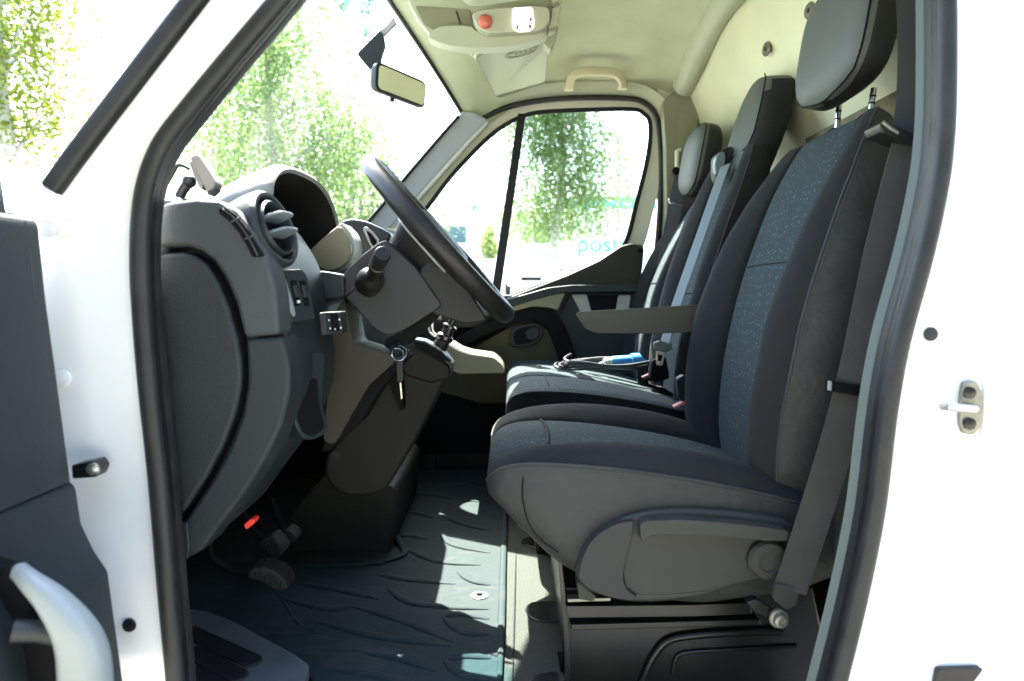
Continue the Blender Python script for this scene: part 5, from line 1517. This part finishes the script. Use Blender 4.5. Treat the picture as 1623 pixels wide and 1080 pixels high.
tree(884, 15, 'leafy birch filling the passenger window behind the divider bar', 8.0, 1.75, 1.85, 1.5, 3000, 0.064, seed=3)
tree(440, 11, 'birch seen through the windscreen above the instrument hood', 7.5, 2.0, 2.3, 1.5, 2100, 0.058, seed=5)
tree(385, 15, 'pale birch farther off at the driver end of the windscreen', 8.5, 2.6, 1.8, 1.5, 1500, 0.064, seed=14)
tree(560, 19, 'smaller birch low in the windscreen beside the far pillar', 7.0, 2.2, 2.6, 1.6, 2200, 0.07, seed=8)
tree(25, 8, 'birch at the far left beyond the driver door pillar', 7.2, 2.3, 1.0, 1.0, 800, 0.07, seed=11, mt='bush_leaf')
# small clipped shrub
rnd = random.Random(4)
p = U(775, 400, 20)
gz = ground_z(p.x, 20)
sh = thing('shrub', 'small bright green conical shrub before the white wall', 'shrub', (p.x, 20, gz))
obj('stem', sweep_bm([Vector((p.x, 20, gz)), Vector((p.x, 20, gz + 1.4))], circ(0.03, 6)), 'birch_bark', sh)
bm = bmesh.new()
zt = U(775, 360, 20).z
for k in range(2600):
    t = rnd.random()
    z = lerp(zt - 0.95, zt, t)
    r_ = 0.30*math.sin(math.pi*min(1, 0.15 + t*0.85))**0.7
    a = rnd.uniform(0, 6.283); rr = r_*math.sqrt(rnd.random())
    o = Vector((p.x + rr*math.cos(a), 20 + rr*math.sin(a), z))
    u = Vector((rnd.gauss(0, 1), rnd.gauss(0, 1), rnd.gauss(0, 1))).normalized()
    v = u.cross(Vector((rnd.gauss(0, 1), rnd.gauss(0, 1), 1))).normalized()
    bm.faces.new([bm.verts.new(o), bm.verts.new(o + u*0.03 + v*0.02), bm.verts.new(o + u*0.06), bm.verts.new(o + u*0.03 - v*0.02)])
obj('foliage', bm, 'bush_leaf', sh, recalc=False)

# white warehouse
def box3(name, x0, x1, y0, y1, z0, z1, mt, parent=None, bevel=0.02):
    return obj(name, box_bm(((x0+x1)/2, (y0+y1)/2, (z0+z1)/2), (x1-x0, y1-y0, z1-z0)), mt, parent, bevel=bevel)
a, b = U(560, 338, 40), U(900, 338, 40)
wb = thing('warehouse', 'long low white warehouse behind the birches', 'building', ((a.x+b.x)/2, 42, 0.7))
box3('wall', a.x - 8, b.x + 4, 40, 52, 0.6, a.z, 'wall_white', wb)
box3('roof_edge', a.x - 8.1, b.x + 4.1, 39.85, 52.1, a.z - 0.18, a.z + 0.10, 'grey_light_plastic', wb)
for px in (700, 726, 860):
    q = U(px, 372, 39.9)
    f_ = box3('window', q.x - 0.6, q.x + 0.6, 39.93, 40.05, q.z - 0.6, q.z + 0.6, 'wall_white', wb)
    box3('pane', q.x - 0.5, q.x + 0.5, 39.90, 39.94, q.z - 0.5, q.z + 0.5, 'window_dark', f_, bevel=0.01)
# taller block further back with one dark window
q = U(735, 318, 62)
hb_ = thing('apartment_block', 'pale distant block with one dark window above the warehouse roof', 'building', (q.x, 66, 0.7))
box3('wall', q.x - 2.6, q.x + 2.9, 62, 70, 0.6, q.z + 0.5, 'wall_white', hb_)
w0 = U(754, 331, 61.9)
fr = box3('window', w0.x - 0.45, w0.x + 0.45, 61.92, 62.05, w0.z - 0.5, w0.z + 0.5, 'wall_white', hb_)
box3('pane', w0.x - 0.36, w0.x + 0.36, 61.88, 61.94, w0.z - 0.42, w0.z + 0.42, 'window_dark', fr, bevel=0.01)

# delivery truck with teal top band and lettering
a, b = U(905, 312, 30), U(1080, 312, 30)
tk = thing('delivery_truck', 'white box truck with teal top band and the word posti', 'truck', ((a.x+b.x)/2, 31.2, 0.7))
zt = a.z
box3('cargo_box', a.x, b.x, 30, 32.4, 1.55, zt - 0.52, 'car_white', tk, bevel=0.04)
box3('top_band', a.x - 0.01, b.x + 0.01, 29.985, 32.41, zt - 0.50, zt, 'teal_roof', tk, bevel=0.04)
box3('cab', b.x + 0.15, b.x + 2.1, 30.1, 32.3, 1.3, 3.6, 'car_white', tk, bevel=0.15)
box3('cab_window', b.x + 0.8, b.x + 1.7, 30.06, 30.12, 2.5, 3.3, 'car_glass', tk)
box3('chassis', a.x + 0.1, b.x + 2.0, 30.3, 32.1, 1.15, 1.5, 'steel_black', tk)
for wx in (a.x + 0.9, a.x + 2.1, b.x + 1.1):
    w_ = lathe('wheel', (wx, 30.1, 1.18), (0, 1, 0), [(0.40, 0), (0.48, 0.04), (0.48, 0.26), (0.40, 0.30)], 'tyre', tk, n=24)
    lathe('rim', (wx, 30.09, 1.18), (0, 1, 0), [(0.26, 0), (0.24, 0.02)], 'silver_plastic', w_, n=20)
cu = bpy.data.curves.new('lettering', 'FONT')
cu.body = 'posti'
cu.size = 1.02
cu.extrude = 0.01
to = bpy.data.objects.new('lettering', cu)
COL.objects.link(to)
dg = bpy.context.evaluated_depsgraph_get()
me = bpy.data.meshes.new_from_object(to.evaluated_get(dg))
bpy.data.objects.remove(to)
pt_ = U(914, 399, 29.97)
bm = bmesh.new(); bm.from_mesh(me)
wd = max(v.co.x for v in bm.verts) - min(v.co.x for v in bm.verts)
want = U(986, 399, 29.97).x - pt_.x
for v in bm.verts: v.co = Vector((v.co.x*want/wd*1.0, v.co.z, v.co.y))
bmesh.ops.translate(bm, verts=bm.verts, vec=pt_)
obj('lettering', bm, 'teal_sign', tk, angle=30)

# lamp pole
p = U(979, 390, 22)
lp_ = thing('lamp_pole', 'slim grey pole in front of the truck lettering', 'pole', (p.x, 22, ground_z(p.x, 22)))
tube('post', [Vector((p.x, 22, ground_z(p.x, 22))), Vector((p.x, 22, 3.5)), Vector((p.x, 22, 6.0))], 0.045, 'pole_grey', lp_, n=10)
obj('lamp_head', box_bm((p.x - 0.35, 22, 6.03), (0.8, 0.16, 0.08)), 'pole_grey', lp_, bevel=0.02)
lathe('foot_plate', (p.x, 22, ground_z(p.x, 22)), (0, 0, 1), [(0.12, 0), (0.12, 0.03), (0.06, 0.05)], 'pole_grey', lp_, n=12)

# parked cars facing us
def car(px, Y, label, mt, roof_mt, rails):
    p = U(px, 440, Y)
    gz = ground_z(p.x, Y)
    c = thing('parked_car', label, 'car', (p.x, Y + 2.1, gz), 'cars parked beyond the passenger window')
    def L(y, zs, ws):             # half section mirrored
        pts = [Vector((p.x + w_, Y + y, gz + z)) for z, w_ in zip(zs, ws)]
        return pts + [Vector((2*p.x - v.x, v.y, v.z)) for v in pts[::-1]]
    obj('body', loft_bm([L(0.0, (0.30, 0.45, 0.62, 0.70), (0.70, 0.80, 0.78, 0.5)), L(0.10, (0.22, 0.45, 0.72, 0.80), (0.80, 0.86, 0.84, 0.6)), L(0.5, (0.2, 0.5, 0.82, 0.90), (0.86, 0.90, 0.87, 0.62)),
        L(1.15, (0.2, 0.5, 0.90, 0.98), (0.88, 0.91, 0.88, 0.70)), L(2.6, (0.2, 0.5, 0.92, 0.98), (0.88, 0.92, 0.88, 0.70)), L(4.0, (0.2, 0.5, 0.92, 1.0), (0.86, 0.90, 0.86, 0.68)), L(4.25, (0.3, 0.5, 0.85, 0.95), (0.78, 0.84, 0.80, 0.6))]), mt, c, subs=1)
    obj('cabin', loft_bm([L(1.05, (0.93, 0.95, 0.96, 0.965), (0.80, 0.79, 0.7, 0.3)), L(1.75, (0.93, 1.2, 1.38, 1.42), (0.82, 0.74, 0.62, 0.3)), L(2.2, (0.93, 1.2, 1.44, 1.49), (0.83, 0.75, 0.62, 0.3)), L(3.6, (0.93, 1.2, 1.42, 1.47), (0.82, 0.74, 0.60, 0.3)), L(4.15, (0.93, 1.1, 1.2, 1.22), (0.80, 0.74, 0.62, 0.3))]), roof_mt, c, subs=1)
    def q(x, y, z): return Vector((p.x + x, Y + y, gz + z))
    obj('windscreen', prism_bm([q(-0.66, 1.16, 0.99), q(0.66, 1.16, 0.99), q(0.54, 1.70, 1.37), q(-0.54, 1.70, 1.37)], (0, -0.02, 0.025)), 'car_glass', c, bevel=0.01)
    for s in (-1, 1):
        obj('side_window', prism_bm([q(s*0.79, 1.5, 1.0), q(s*0.795, 3.7, 1.0), q(s*0.66, 3.4, 1.36), q(s*0.66, 1.95, 1.36)], (s*0.02, 0, 0)), 'car_glass', c, bevel=0.01)
        obj('headlight', box_bm(q(s*0.62, 0.03, 0.64), (0.30, 0.12, 0.14)), 'chrome', c, bevel=0.04)
        mo = obj('door_mirror', box_bm(q(s*0.99, 1.5, 1.02), (0.20, 0.09, 0.13)), roof_mt, c, bevel=0.03)
        for yy in (0.85, 3.45):
            w_ = lathe('wheel', q(s*0.72, yy, 0.31), (s, 0, 0), [(0.26, 0), (0.31, 0.03), (0.31, 0.17), (0.26, 0.20)], 'tyre', c, n=22)
            lathe('rim', q(s*0.925, yy, 0.31), (s, 0, 0), [(0.20, 0), (0.17, 0.012)], 'silver_plastic', w_, n=18)
        if rails:
            tube('roof_rail', [q(s*0.58, 1.9, 1.47), q(s*0.60, 2.1, 1.54), q(s*0.60, 3.3, 1.53), q(s*0.58, 3.6, 1.46)], 0.02, 'black', c, n=6)
    obj('grille', box_bm(q(0, 0.0, 0.58), (0.7, 0.06, 0.12)), 'black', c, bevel=0.02)
    if rails:
        tube('roof_bar', [q(-0.62, 2.3, 1.57), q(0.62, 2.3, 1.57)], 0.02, 'black', c, n=6)
        tube('roof_bar', [q(-0.62, 3.1, 1.57), q(0.62, 3.1, 1.57)], 0.02, 'black', c, n=6)
    return c
car(842, 23, 'white estate car with roof bars parked just right of the window divider', 'car_white', 'car_white', True)
car(936, 25, 'pale parked car with reddish roof below the truck lettering', 'car_silver', 'car_red', False)

# unseen leafy mass added behind the camera to cut sky fill
rnd = random.Random(21)
bm = bmesh.new()
for k in range(34000):
    x = rnd.uniform(-16, 16)
    y = -7.0 - abs(rnd.gauss(0, 1.0)) + 0.10*abs(x)
    hmax = 8.6 + 0.9*math.sin(x*0.9) + 0.6*math.sin(x*2.3 + 1)
    z = -0.55 + hmax*rnd.random()**0.8
    o = Vector((x, y, z))
    s = rnd.uniform(0.20, 0.40)
    u = Vector((rnd.gauss(0, 1), rnd.gauss(0, 1), rnd.gauss(-0.3, 0.8))).normalized()
    v = u.cross(Vector((rnd.gauss(0, 1), rnd.gauss(0, 1), rnd.gauss(0, 1)))).normalized()
    bm.faces.new([bm.verts.new(o), bm.verts.new(o + u*s*0.5 + v*s*0.36), bm.verts.new(o + u*s), bm.verts.new(o + u*s*0.5 - v*s*0.36)])
wd_ = obj('added_leaf_screen', bm, 'screen_leaf', recalc=False, angle=180)
wd_['kind'] = 'stuff'
wd_['label'] = 'unseen leaf mass added behind the camera to cut sky light'
wd_['category'] = 'added_leaf_screen'
